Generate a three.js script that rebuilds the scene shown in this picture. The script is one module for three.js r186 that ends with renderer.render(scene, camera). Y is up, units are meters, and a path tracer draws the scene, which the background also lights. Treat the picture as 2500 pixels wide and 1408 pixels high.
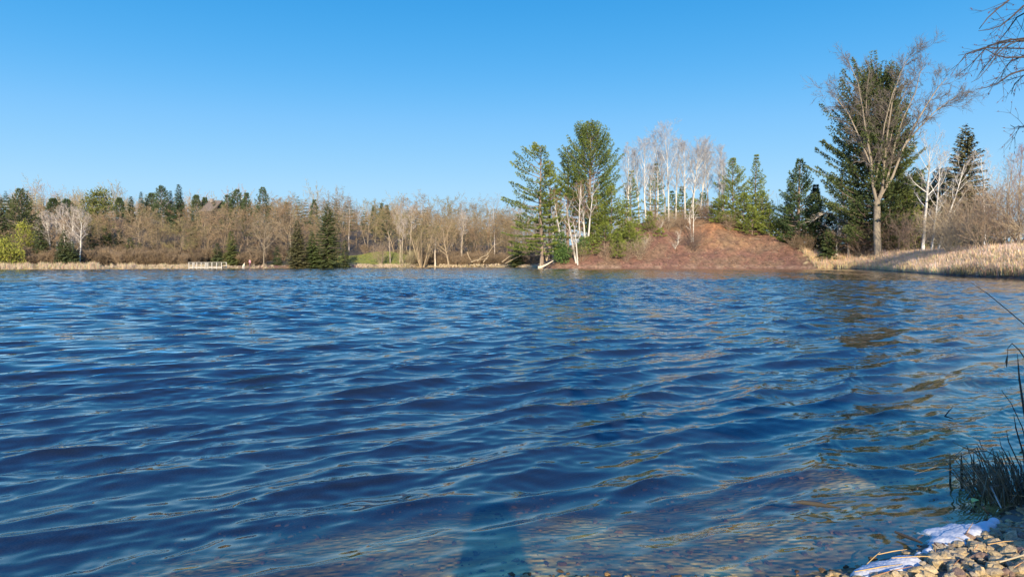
import * as THREE from 'three';
import { MarchingCubes } from 'three/addons/objects/MarchingCubes.js';

// ---------------------------------------------------------------- camera, sky, sun, exposure
const scene = new THREE.Scene();
const CAM_H = 1.2, PITCH = -1.978 * Math.PI / 180, FPX = 1853;
const camera = new THREE.PerspectiveCamera(41.6, 16 / 9, 0.05, 9000);
camera.position.set(0, CAM_H, 0);
camera.rotation.set(PITCH, 0, 0);

const SUN_EL = 18.3 * Math.PI / 180, SUN_AZ = 1.4 * Math.PI / 180;      // behind the camera, a touch to the right
const sunDir = new THREE.Vector3(Math.sin(SUN_AZ) * Math.cos(SUN_EL), Math.sin(SUN_EL), Math.cos(SUN_AZ) * Math.cos(SUN_EL));
{
  const W = 512, Hh = 256, data = new Float32Array(W * Hh * 4);
  const stops = [[0, .43, .665, .835], [5.2, .35, .61, .835], [10.3, .183, .475, .825], [14, .095, .385, .765], [19, .043, .300, .68], [27, .025, .238, .71], [40, .015, .185, .69], [60, .009, .145, .62], [90, .007, .125, .56]];
  for (let j = 0; j < Hh; j++) {
    const el = Math.max(0, ((j + .5) / Hh - .5) * 180);
    let k = 0; while (k < stops.length - 2 && el > stops[k + 1][0]) k++;
    const a = stops[k], b = stops[k + 1], t = Math.min(1, Math.max(0, (el - a[0]) / (b[0] - a[0])));
    for (let i = 0; i < W; i++) {
      const az = ((i + .5) / W - .5) * 2 * Math.PI, e = el * Math.PI / 180;
      const dx = Math.cos(az) * Math.cos(e), dy = Math.sin(e), dz = Math.sin(az) * Math.cos(e);
      const ang = Math.acos(Math.min(1, dx * sunDir.x + dy * sunDir.y + dz * sunDir.z)) * 180 / Math.PI;
      const glow = .8 * Math.exp(-ang / 13) + .1 * Math.exp(-ang / 24);
      const o = (j * W + i) * 4, tint = [1, .86, .66];
      for (let c = 0; c < 3; c++) data[o + c] = .91 * Math.exp(Math.log(a[c + 1]) * (1 - t) + Math.log(b[c + 1]) * t) + glow * tint[c];
      data[o + 3] = 1;
    }
  }
  const sky = new THREE.DataTexture(data, W, Hh, THREE.RGBAFormat, THREE.FloatType);
  sky.mapping = THREE.EquirectangularReflectionMapping; sky.magFilter = THREE.LinearFilter; sky.minFilter = THREE.LinearFilter; sky.needsUpdate = true;
  scene.background = sky; scene.environment = sky;
}
const sun = new THREE.DirectionalLight(new THREE.Color(1.0, .87, .66), 5);
sun.position.copy(sunDir).multiplyScalar(300); sun.castShadow = true;
Object.assign(sun.shadow.camera, { left: -220, right: 220, top: 120, bottom: -120, near: 1, far: 900 });
sun.shadow.mapSize.set(4096, 4096);
scene.add(sun); scene.add(sun.target);
const renderer = new THREE.WebGLRenderer({ antialias: true });
renderer.toneMapping = THREE.LinearToneMapping;
renderer.toneMappingExposure = 1.32;
renderer.shadowMap.enabled = true;

// ---------------------------------------------------------------- small tools
function rng(seed) { let s = (seed * 2654435761) >>> 0 || 1; return () => { s = (s + 0x6d2b79f5) | 0; let t = Math.imul(s ^ (s >>> 15), 1 | s); t = (t + Math.imul(t ^ (t >>> 7), 61 | t)) ^ t; return ((t ^ (t >>> 14)) >>> 0) / 4294967296; }; }
const clamp = (x, a, b) => x < a ? a : x > b ? b : x, lerp = (a, b, t) => a + (b - a) * t;
const ss = (a, b, x) => { const t = clamp((x - a) / (b - a), 0, 1); return t * t * (3 - 2 * t); };
const hash2 = (x, y) => { let h = Math.imul(x, 374761393) + Math.imul(y, 668265263) | 0; h = Math.imul(h ^ (h >>> 13), 1274126177); return ((h ^ (h >>> 16)) >>> 0) / 4294967296; };
function vnoise(x, y) { const xi = Math.floor(x), yi = Math.floor(y), fx = x - xi, fy = y - yi, u = fx * fx * (3 - 2 * fx), v = fy * fy * (3 - 2 * fy); return lerp(lerp(hash2(xi, yi), hash2(xi + 1, yi), u), lerp(hash2(xi, yi + 1), hash2(xi + 1, yi + 1), u), v); }
function fbm(x, y, o = 4) { let s = 0, a = .5; for (let i = 0; i < o; i++) { s += a * vnoise(x, y); x = x * 2.03 + 17.1; y = y * 2.03 + 5.3; a *= .5; } return s / (1 - Math.pow(.5, o)); }
function piece(tab, x) { if (x <= tab[0][0]) return tab[0][1]; for (let i = 1; i < tab.length; i++) if (x <= tab[i][0]) { const t = (x - tab[i - 1][0]) / (tab[i][0] - tab[i - 1][0]); return lerp(tab[i - 1][1], tab[i][1], t); } return tab[tab.length - 1][1]; }
const used = {};
function numbered(name) { const n = used[name] = (used[name] ?? -1) + 1; return n ? name + '_' + String(n).padStart(3, '0') : name; }
function tag(o, label, category, group) { if (label) o.userData.label = label; if (category) o.userData.category = category; if (group) o.userData.group = group; return o; }
function finish(m) { m.castShadow = m.receiveShadow = true; return m; }
function thing(name, label, category, [x, y, z] = [0, 0, 0], turn = 0, group) { const g = new THREE.Group(); g.name = numbered(name); g.position.set(x, y, z); g.rotation.y = turn; scene.add(g); return tag(g, label, category, group); }
function part(name, geo, mat, parent) { const m = finish(new THREE.Mesh(geo, mat)); m.name = name; parent.add(m); return m; }
function struct(name, geo, mat, label, kind = 'structure') { const m = finish(new THREE.Mesh(geo, mat)); m.name = numbered(name); m.userData.kind = kind; if (label) m.userData.label = label; scene.add(m); return m; }

// mesh builder
class MB {
  constructor() { this.p = []; this.n = []; this.c = []; this.i = []; this.flat = false; }
  v(x, y, z, nx, ny, nz, c) { this.p.push(x, y, z); this.n.push(nx, ny, nz); this.c.push(c[0], c[1], c[2]); return this.p.length / 3 - 1; }
  tube(pts, rad, sides, col) {                       // smooth tapered tube along points
    const N = pts.length; let ux = 0, uy = 0, uz = 0, prev = -1;
    for (let k = 0; k < N; k++) {
      const a = pts[Math.max(0, k - 1)], b = pts[Math.min(N - 1, k + 1)];
      let tx = b[0] - a[0], ty = b[1] - a[1], tz = b[2] - a[2]; const L = Math.hypot(tx, ty, tz) || 1; tx /= L; ty /= L; tz /= L;
      if (k === 0) { if (Math.abs(ty) < .9) { ux = -tz; uy = 0; uz = tx; } else { ux = 1; uy = 0; uz = 0; } }
      const d = ux * tx + uy * ty + uz * tz; ux -= d * tx; uy -= d * ty; uz -= d * tz; const M = Math.hypot(ux, uy, uz) || 1; ux /= M; uy /= M; uz /= M;
      const wx = ty * uz - tz * uy, wy = tz * ux - tx * uz, wz = tx * uy - ty * ux, r = rad[k], c = typeof col === 'function' ? col(k / (N - 1), pts[k]) : col;
      const start = this.p.length / 3, tip = k === N - 1 && r <= 1e-4;
      if (tip) this.v(pts[k][0], pts[k][1], pts[k][2], tx, ty, tz, c);
      else for (let s = 0; s < sides; s++) { const t = s / sides * 6.2831853, ca = Math.cos(t), sa = Math.sin(t), nx = ux * ca + wx * sa, ny = uy * ca + wy * sa, nz = uz * ca + wz * sa; this.v(pts[k][0] + nx * r, pts[k][1] + ny * r, pts[k][2] + nz * r, nx, ny, nz, c); }
      if (prev >= 0) for (let s = 0; s < sides; s++) { const s2 = (s + 1) % sides; if (tip) this.i.push(prev + s, prev + s2, start); else this.i.push(prev + s, prev + s2, start + s2, prev + s, start + s2, start + s); }
      prev = start;
    }
    return this;
  }
  tri(a, b, c, col) {
    const ux = b[0] - a[0], uy = b[1] - a[1], uz = b[2] - a[2], vx = c[0] - a[0], vy = c[1] - a[1], vz = c[2] - a[2];
    let nx = uy * vz - uz * vy, ny = uz * vx - ux * vz, nz = ux * vy - uy * vx; const L = Math.hypot(nx, ny, nz) || 1; nx /= L; ny /= L; nz /= L;
    const s = this.p.length / 3; for (const q of [a, b, c]) this.v(q[0], q[1], q[2], nx, ny, nz, col); this.i.push(s, s + 1, s + 2);
  }
  geo() { const g = new THREE.BufferGeometry(); g.setAttribute('position', new THREE.Float32BufferAttribute(this.p, 3)); g.setAttribute('normal', new THREE.Float32BufferAttribute(this.n, 3)); g.setAttribute('color', new THREE.Float32BufferAttribute(this.c, 3)); g.setIndex(this.i); return g; }
}
const norm = (v) => { const l = Math.hypot(v[0], v[1], v[2]) || 1; return [v[0] / l, v[1] / l, v[2] / l]; };
const cross = (a, b) => [a[1] * b[2] - a[2] * b[1], a[2] * b[0] - a[0] * b[2], a[0] * b[1] - a[1] * b[0]];
function swing(d, ang, az) { const u = norm(Math.abs(d[1]) < .95 ? cross(d, [0, 1, 0]) : cross(d, [1, 0, 0])), w = cross(d, u), s = Math.sin(ang), c = Math.cos(ang), ca = Math.cos(az), sa = Math.sin(az); return norm([d[0] * c + (u[0] * ca + w[0] * sa) * s, d[1] * c + (u[1] * ca + w[1] * sa) * s, d[2] * c + (u[2] * ca + w[2] * sa) * s]); }
const mul = (c, k) => [c[0] * k, c[1] * k, c[2] * k];

// ---------------------------------------------------------------- where a picture position lies in the place (photo pixels of 2500 x 1408, d metres ahead)
const SP = Math.sin(PITCH), CP = Math.cos(PITCH);
function at(px, py, d) { const u = (px - 1250) / FPX, v = (704 - py) / FPX, f = CP - v * SP; return [u * d / f, CAM_H + d * (v * CP + SP) / f, -d]; }
function onPlane(px, py, y = 0) { const u = (px - 1250) / FPX, v = (704 - py) / FPX, f = CP - v * SP, q = (v * CP + SP); const s = (y - CAM_H) / q; return [u * s, y, -f * s]; }

// ---------------------------------------------------------------- lake outline and terrain (x, d): d = distance ahead
const K = .706;
const shorePx = [[2400, 676], [2300, 671], [2250, 667], [2200, 664], [2150, 659.5], [2100, 657.6], [2040, 656.6], [1960, 656.2], [1850, 655.8], [1600, 655.6], [1420, 655.5], [1345, 655.3], [1318, 654], [1285, 652.4], [1230, 651.8], [1130, 651.6], [1000, 652], [850, 653.2], [700, 654.3], [600, 655], [450, 655.5], [250, 656.4], [0, 657.2]];
const LAKE = [[-60, -13], [-22, -6], [-7, -1.2], [-2, 1.5], [-.6, 2.45]];
for (const [px, py] of [[1290, 1408], [1450, 1406], [1700, 1416], [1900, 1414], [2060, 1400], [2150, 1374], [2250, 1335], [2350, 1300], [2425, 1272]]) { const p = onPlane(px, py); LAKE.push([p[0], -p[2]]); }
LAKE.push([2.56, 3.76], [3.2, 4.6], [4.5, 6.3], [6.6, 9.2], [11, 15], [17.5, 24.5], [27, 38.5], [36, 52]);
{ const p = onPlane(2500, 680); LAKE.push([p[0] + .5, -p[2]]); }
for (const [px, py] of shorePx) { const p = onPlane(px, py); LAKE.push([p[0], -p[2]]); }
LAKE.push([-118, 112], [-150, 60], [-140, 0], [-90, -14]);
function shoreDist(x, d) {                            // negative in the lake
  let best = 1e9, inside = false; const n = LAKE.length;
  for (let i = 0, j = n - 1; i < n; j = i++) {
    const ax = LAKE[j][0], ay = LAKE[j][1], bx = LAKE[i][0], by = LAKE[i][1];
    if ((ay > d) !== (by > d) && x < (bx - ax) * (d - ay) / (by - ay) + ax) inside = !inside;
    const ex = bx - ax, ey = by - ay, t = clamp(((x - ax) * ex + (d - ay) * ey) / (ex * ex + ey * ey), 0, 1), qx = ax + ex * t - x, qy = ay + ey * t - d, D = qx * qx + qy * qy;
    if (D < best) best = D;
  }
  return inside ? -Math.sqrt(best) : Math.sqrt(best);
}
const hillTab = [[-2, .3], [4, .5], [9, 1.4], [14, 3.2], [20, 6.2], [29, 10.2], [38, 13.6], [47, 15.2], [53, 15.0], [60, 14.2], [69, 11.6], [74, 9], [79, 6], [85, 4], [93, 3.4], [110, 3.6], [150, 4]];
const leftTab = [[-260, 17], [-110, 17], [-70, 15], [-45, 11], [-20, 9], [0, 8], [20, 6], [40, 4]];
const smin = (a, b, k) => { const h = clamp(.5 + .5 * (b - a) / k, 0, 1); return lerp(b, a, h) - k * h * (1 - h); };
function ground(x, d, sd = shoreDist(x, d)) {
  if (sd < 0) { const q = -sd, w = ss(25, 45, d); return -lerp(Math.min(3, .12 * q + .03 * q * q), Math.min(3, .28 * q), w); }
  const X = x / K, D = d / K, S = sd / K; let h;
  const nearW = 1 - ss(40, 75, D), rightW = ss(36, 62, X) * (1 - ss(182, 206, D)) * (1 - nearW), hillW = ss(0, 12, X) * (1 - rightW) * (1 - nearW);
  const hn = smin(.5, .13 * S, .12);
  const hr = smin(2.9 + .035 * S, .36 * S + .2, 1.2);
  const R = piece(hillTab, X * 215 / Math.max(D, 150)), hh = smin(R, (.66 + .05 * Math.sin(X * .35)) * S + .25, Math.min(2.5, R * .6 + .1));
  const hl = .45 * (1 - Math.exp(-S / 1.2)) + .9 * (1 - Math.exp(-S / 9)) + piece(leftTab, X) * ss(10, 120, S) + 3.6 * Math.exp(-((X + 46) ** 2) / 160 - ((D - 278) ** 2) / 190) * ss(2, 12, S) + 24 * ss(150, 620, S);
  h = hn * nearW + (1 - nearW) * (hr * rightW + (1 - rightW) * lerp(hl, hh + 18 * ss(150, 700, S), hillW));
  const rough = nearW > .5 ? .012 : .22 * ss(0, 3, S) + .55 * hillW * (1 - rightW) * ss(1, 5, S);
  return K * (h + (fbm(X * .5, D * .5, 3) - .5) * rough * 2 + (nearW > .5 ? 0 : (fbm(X * .09, D * .09, 2) - .5) * 1.1 * ss(1, 12, S)));
}

// ---------------------------------------------------------------- textures
function noiseTex(size, fn) { const d = new Uint8Array(size * size * 4); for (let y = 0; y < size; y++) for (let x = 0; x < size; x++) { const v = fn(x / size, y / size), o = (y * size + x) * 4; d[o] = clamp(v[0] * 255, 0, 255); d[o + 1] = clamp(v[1] * 255, 0, 255); d[o + 2] = clamp(v[2] * 255, 0, 255); d[o + 3] = 255; } const t = new THREE.DataTexture(d, size, size); t.wrapS = t.wrapT = THREE.RepeatWrapping; t.magFilter = THREE.LinearFilter; t.needsUpdate = true; return t; }
function tnoise(u, v, f, seed) { const x = u * f, y = v * f, xi = Math.floor(x), yi = Math.floor(y), fx = x - xi, fy = y - yi, a = fx * fx * (3 - 2 * fx), b = fy * fy * (3 - 2 * fy), h = (i, j) => hash2(((i % f) + f) % f + seed * 71, ((j % f) + f) % f + seed * 131); return lerp(lerp(h(xi, yi), h(xi + 1, yi), a), lerp(h(xi, yi + 1), h(xi + 1, yi + 1), a), b); }
const tf = (u, v, f, s, o = 5) => { let r = 0, a = .5; for (let i = 0; i < o; i++) { r += a * tnoise(u, v, f << i, s + i); a *= .5; } return r / (1 - Math.pow(.5, o)); };
const soilTex = noiseTex(512, (u, v) => { const a = tf(u, v, 8, 1, 6), s = tnoise(u, v, 128, 9), k = .55 + .55 * (a - .5) * 1.6 + (s > .86 ? .3 : 0) - (s < .1 ? .22 : 0); return [k, k * .985, k * .96]; });
soilTex.colorSpace = THREE.NoColorSpace;
const soilBump = noiseTex(512, (u, v) => { const a = tf(u, v, 16, 3, 5) * .6 + tnoise(u, v, 96, 8) * .4; return [a, a, a]; });
const bedTex = noiseTex(1024, (u, v) => { const a = tf(u, v, 8, 61, 6), r = 1 - Math.abs(2 * tnoise(u + .03 * a, v, 28, 63) - 1), r2 = 1 - Math.abs(2 * tnoise(u, v + .03 * a, 61, 66) - 1), p = tnoise(u, v, 150, 69), k = clamp(.26 + .75 * a * a + .5 * Math.pow(r, 5) * a + .4 * Math.pow(r2, 6) * a + (p > .8 ? .3 : 0), 0, 1); return [k, k * .97, k * .9]; });  // grit and pale bits, plus bright ridged veins painted in like caustic light
const barkTex = noiseTex(256, (u, v) => { const a = tf(u, v, 6, 21, 5), b = tnoise(u, v * .25, 64, 4); const k = .62 + (a - .5) * .5 + (b - .5) * .35; return [k, k, k]; });

const M = {
  soil: new THREE.MeshStandardMaterial({ vertexColors: true, roughness: .95, map: soilTex, bumpMap: soilBump, bumpScale: .06 }),
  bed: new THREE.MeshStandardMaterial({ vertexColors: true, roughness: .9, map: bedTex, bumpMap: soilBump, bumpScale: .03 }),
  bark: new THREE.MeshStandardMaterial({ vertexColors: true, roughness: .95 }),
  twig: new THREE.MeshStandardMaterial({ vertexColors: true, roughness: .95 }),
  leaf: new THREE.MeshStandardMaterial({ vertexColors: true, roughness: .8 }),
  grass: new THREE.MeshStandardMaterial({ vertexColors: true, roughness: .95 }),
  paintWhite: new THREE.MeshStandardMaterial({ color: new THREE.Color(.5, .46, .4), roughness: .7 }),
  pebble: new THREE.MeshStandardMaterial({ vertexColors: true, roughness: .8, map: barkTex, bumpMap: soilBump, bumpScale: .002, flatShading: true }),
};

// ---------------------------------------------------------------- ground: one sheet to the horizon, cut into its kinds of surface
{
  const az = []; for (let a = -180; a < -46; a += 5) az.push(a); for (let a = -46; a < 44; a += .23) az.push(a); for (let a = 44; a < 180; a += 5) az.push(a);
  const rr = [.02]; while (rr[rr.length - 1] < 7000) { const r = rr[rr.length - 1]; rr.push(r + (r < 9 ? .085 : r < 105 ? Math.max(.09, r * .022) : r < 190 ? .75 : r < 480 ? r * .02 : r * .1)); }
  const A = az.length, R = rr.length, pos = new Float32Array(A * R * 3), col = new Float32Array(A * R * 3), uv = new Float32Array(A * R * 2), zone = new Uint8Array(A * R);
  for (let j = 0; j < R; j++) for (let i = 0; i < A; i++) {
    const a = az[i] * Math.PI / 180, x = Math.sin(a) * rr[j], d = Math.cos(a) * rr[j], sd = shoreDist(x, d), k = j * A + i, h = ground(x, d, sd);
    pos.set([x, h, -d], k * 3); uv.set([x / 3.1, d / 3.1], k * 2);
    const X = x / K, D = d / K, S = sd / K, n = fbm(X * .35, D * .35, 4), n2 = fbm(X * 1.3 + 40, D * 1.3, 3); let c, z;
    const rightBank = Math.max(ss(36, 62, X) * (1 - ss(178, 196, D)), ss(74, 82, X + (n2 - .5) * 6)) * ss(60, 80, D) * (1 - ss(235, 260, D)), hill = D > 150 && X > 8 && X < 96 && rightBank < .5;
    if (sd < -.02) {
      z = 0; const p = [.5, .37, .125], deepDark = [.010, .012, .011], t = d < 30 ? ss(-.45, -2.0, sd + (n2 - .5) * 1.2) : ss(-.5, -6, sd);  // bed colour blackened offshore in place of light absorbed by deep water
      { const mot = .1 + 2.1 * Math.pow(fbm(x * 2.4 + 7, d * 3.4, 4), 2) * 1.4; c = [0, 1, 2].map((q) => lerp(p[q] * mot, deepDark[q], t)); }
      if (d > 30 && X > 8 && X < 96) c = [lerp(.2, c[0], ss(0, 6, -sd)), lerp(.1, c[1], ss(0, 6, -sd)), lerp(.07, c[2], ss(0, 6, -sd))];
    } else if (D < 60) { z = 1; c = mul([.17, .135, .09], .55 + n2 * .8); if (S > 3.5) c = [lerp(c[0], .2, .6), lerp(c[1], .16, .6), lerp(c[2], .08, .6)]; }
    else if (hill && S < 30) {
      z = 2; const base = [.2, .102, .068], pur = [.185, .095, .07], orange = [.32, .15, .07], straw = [.34, .21, .1];
      const rill = fbm(X * 1.1, D * .16, 3), litter = ss(.5, .62, fbm(X * .22 + 9, D * .3, 3)); const o = Math.exp(-((X - 56) ** 2) / 70 - ((h / K - 12) ** 2) / 9), g = .8 * Math.exp(-((X - 60) ** 2) / 90 - ((h / K - 7.5) ** 2) / 5), w = ss(.45, .65, n);
      c = [0, 1, 2].map((q) => lerp(lerp(lerp(base[q], pur[q], w), orange[q], clamp(o, 0, 1)), straw[q], clamp(g * (n2 > .5 ? 1 : .4), 0, .7)) * (.5 + .5 * n2 + .55 * rill)); c = [lerp(c[0], .2, litter * .55), lerp(c[1], .135, litter * .55), lerp(c[2], .08, litter * .55)]; { const sc = (1 - ss(.6, 2.6, S + n2 * 2)) * .7; c = [lerp(c[0], .36, sc), lerp(c[1], .25, sc), lerp(c[2], .17, sc)]; }
      const lit = ss(14, 20, S) * .6; c = [lerp(c[0], .2, lit), lerp(c[1], .13, lit), lerp(c[2], .07, lit)];
    } else if (rightBank > .5 && S < 22) { z = 3; c = mul(sd < .5 && D < 104 ? [.12, .085, .05] : [.46, .37, .2], .7 + .6 * n2); }
    else {
      z = 1; const lit = [.13, .095, .055], dry = [.42, .31, .155], green = [.19, .2, .05], red = [.26, .13, .085];
      const dr = 1 - ss(3, 7, S + (n - .5) * 5), gr = Math.exp(-((X + 47) ** 2) / 120) * ss(3, 7, S) * (1 - ss(28, 42, S)), gl = .5 * ss(-100, -85, X) * (1 - ss(-62, -52, X)) * ss(4, 9, S) * (1 - ss(14, 22, S));
      const rd = ss(-84, -70, X) * (1 - ss(-54, -48, X)) * (1 - ss(4, 8, S)) * ss(.35, .6, n2) + .9 * Math.exp(-((X + 50) ** 2) / 7) * (1 - ss(3, 9, S));
      c = [0, 1, 2].map((q) => lerp(lerp(lerp(lit[q], dry[q], dr), green[q], clamp(gr + gl, 0, 1)), red[q], clamp(rd, 0, 1)) * (.65 + .7 * n2));
    }
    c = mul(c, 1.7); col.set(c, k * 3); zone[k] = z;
  }
  const idx = [[], [], [], []];
  for (let j = 0; j < R - 1; j++) for (let i = 0; i < A; i++) { const i2 = (i + 1) % A, a = j * A + i, b = j * A + i2, c = (j + 1) * A + i2, d = (j + 1) * A + i, z = zone[c]; idx[z].push(a, b, c, a, c, d); }
  const full = new THREE.BufferGeometry(); full.setAttribute('position', new THREE.BufferAttribute(pos, 3)); full.setIndex(idx.flat()); full.computeVertexNormals();
  const nor = full.attributes.normal.array;
  const names = [['lake_bed', 'stony brown lake bed under the shallow water'], ['ground', 'ground of dry grass, leaf litter and gravel round the lake'], ['red_hillside', 'bare red brown earth slope of the small hill above the water'], ['grass_bank', 'bank of dry straw grass along the right shore']];
  idx.forEach((list, z) => {
    const map = new Map(), ii = [], p = [], n = [], c = [], u = [];
    for (const k of list) { let m = map.get(k); if (m === undefined) { m = map.size; map.set(k, m); p.push(pos[k * 3], pos[k * 3 + 1], pos[k * 3 + 2]); n.push(nor[k * 3], nor[k * 3 + 1], nor[k * 3 + 2]); c.push(col[k * 3], col[k * 3 + 1], col[k * 3 + 2]); u.push(uv[k * 2], uv[k * 2 + 1]); } ii.push(m); }
    const g = new THREE.BufferGeometry(); g.setAttribute('position', new THREE.Float32BufferAttribute(p, 3)); g.setAttribute('normal', new THREE.Float32BufferAttribute(n, 3)); g.setAttribute('color', new THREE.Float32BufferAttribute(c, 3)); g.setAttribute('uv', new THREE.Float32BufferAttribute(u, 2)); g.setIndex(ii);
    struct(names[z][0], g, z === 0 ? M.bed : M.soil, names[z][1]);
  });
}
const groundMesh = scene.children.find((o) => o.name === 'ground');

// ---------------------------------------------------------------- water: wind waves running in to the near shore
{
  const rnd = rng(7), comps = [], WDIR = Math.atan2(-.76, .62);             // travel direction in (x, d)
  const addWaves = (n, l0, l1, rms, spread, q) => { for (let i = 0; i < n; i++) { const lam = l0 * Math.pow(l1 / l0, (i + rnd()) / n), k = 2 * Math.PI / lam, s = rms * Math.sqrt(2 / n) * (.6 + .8 * rnd()), g = (rnd() + rnd() + rnd() - 1.5) / 1.5, th = WDIR + g * spread; comps.push([Math.cos(th), Math.sin(th), k, s / k, rnd() * 6.283, q, lam]); } };
  addWaves(20, .45, 1.05, .165, .9, 1.4);
  addWaves(24, .2, .45, .15, 1.15, 1.2);
  addWaves(22, .085, .2, .075, 1.4, .8);
  const az = []; for (let a = -100; a < -42; a += .8) az.push(a); for (let a = -42; a <= 41; a += .165) az.push(a); for (let a = 42; a <= 75; a += .8) az.push(a);
  const rr = [1.6]; while (rr[rr.length - 1] < 172) { const r = rr[rr.length - 1]; rr.push(r + (r > 55 ? .38 : clamp(r * r / 900, .016, .19))); } rr.push(185, 215);
  const A = az.length, R = rr.length, pos = new Float32Array(A * R * 3), nor = new Float32Array(A * R * 3), uv = new Float32Array(A * R * 2), keep = new Uint8Array(A * R);
  for (let j = 0; j < R; j++) for (let i = 0; i < A; i++) {
    const a = az[i] * Math.PI / 180, x = Math.sin(a) * rr[j], d = Math.cos(a) * rr[j], k = j * A + i, sd = shoreDist(x, d), dr = j < R - 1 ? rr[j + 1] - rr[j] : 10;
    keep[k] = sd < 1.6 ? 1 : 0;
    const near = d < 30 ? ss(.2, -.8, sd) : ss(0, -5, sd), amp = .12 + .88 * near, gust = .55 + .9 * fbm(x * .13 + 9, d * .09 + 4, 3), lee = 1 - .35 * ss(25, 60, x) * ss(20, 60, d);
    let px = x, pd = d, py = 0, nx = 0, nd = 0, ny = 1;
    for (const c of comps) {
      const f = c[6] < 2 * dr ? 0 : 1, fn = ss(.9, 2.2, c[6] / Math.max(dr, rr[j] * .0023)); if (fn <= 0) continue;
      const sh = d < 30 && c[6] > .5 ? .9 + .1 * ss(0, -3, sd) : 1, A0 = c[3] * amp * sh * gust * lee, ph = c[2] * (c[0] * x + c[1] * d) + c[4], s = Math.sin(ph), co = Math.cos(ph), ka = c[2] * A0 * fn;
      if (f) { py += A0 * s; px += c[5] * A0 * c[0] * co; pd += c[5] * A0 * c[1] * co; }
      nx -= c[0] * ka * co; nd -= c[1] * ka * co; ny -= c[5] * ka * s;
    }
    const L = Math.hypot(nx, nd, Math.max(ny, .35)); pos.set([px, py, -pd], k * 3); nor.set([nx / L, Math.max(ny, .35) / L, -nd / L], k * 3); uv.set([x / 2.7, d / 2.7], k * 2);
  }
  const ii = []; for (let j = 0; j < R - 1; j++) for (let i = 0; i < A - 1; i++) { const a = j * A + i, b = a + 1, c = a + A + 1, d = a + A; if (keep[a] | keep[b] | keep[c] | keep[d]) ii.push(a, b, c, a, c, d); }
  const g = new THREE.BufferGeometry(); g.setAttribute('position', new THREE.BufferAttribute(pos, 3)); g.setAttribute('normal', new THREE.BufferAttribute(nor, 3)); g.setAttribute('uv', new THREE.BufferAttribute(uv, 2)); g.setIndex(ii);
  // fine ripples as a tiling normal map, 2.7 m a side
  const T = 1024, sx = new Float32Array(T * T), sy = new Float32Array(T * T), r2 = rng(99);
  for (let n = 0; n < 34; n++) {
    const lam = .07 * Math.pow(6, r2()), th = WDIR + (r2() + r2() - 1) * 1.35, kx = Math.round(Math.cos(th) * 2.7 / lam), ky = Math.round(Math.sin(th) * 2.7 / lam), kl = Math.hypot(kx, ky) || 1, s = .042 * Math.sqrt(2 / 34), p0 = r2() * 6.283, cx = s * kx / kl, cy = s * ky / kl;
    for (let y = 0; y < T; y++) { const b = 6.2831853 * ky * y / T + p0; for (let x = 0; x < T; x++) { const c = Math.cos(6.2831853 * kx * x / T + b); sx[y * T + x] += cx * c; sy[y * T + x] += cy * c; } }
  }
  const nd = new Uint8Array(T * T * 4); for (let k = 0; k < T * T; k++) { const u = k % T / T, v = Math.floor(k / T) / T, m = .15 + 1.9 * ss(.35, .75, tnoise(u, v, 4, 40)); const a = -sx[k] * m, b = -sy[k] * m, l = Math.hypot(a, b, 1); nd[k * 4] = (a / l * .5 + .5) * 255; nd[k * 4 + 1] = (b / l * .5 + .5) * 255; nd[k * 4 + 2] = (1 / l * .5 + .5) * 255; nd[k * 4 + 3] = 255; }
  const nt = new THREE.DataTexture(nd, T, T); nt.wrapS = nt.wrapT = THREE.RepeatWrapping; nt.magFilter = THREE.LinearFilter; nt.needsUpdate = true;
  const water = new THREE.MeshPhysicalMaterial({ color: new THREE.Color(.8, .78, .7), transmission: 1, thickness: 0, ior: 1.7, roughness: 0, normalMap: nt, normalScale: new THREE.Vector2(1, 1) });
  struct('lake_water', g, water, 'wind rippled dark blue lake water');
}
// ---------------------------------------------------------------- growing trees (each returns geometries in metres, base at the origin)
const nudge = (d, rnd, w, up) => norm([d[0] + (rnd() - .5) * w, d[1] + (rnd() - .5) * w + up, d[2] + (rnd() - .5) * w]);
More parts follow.
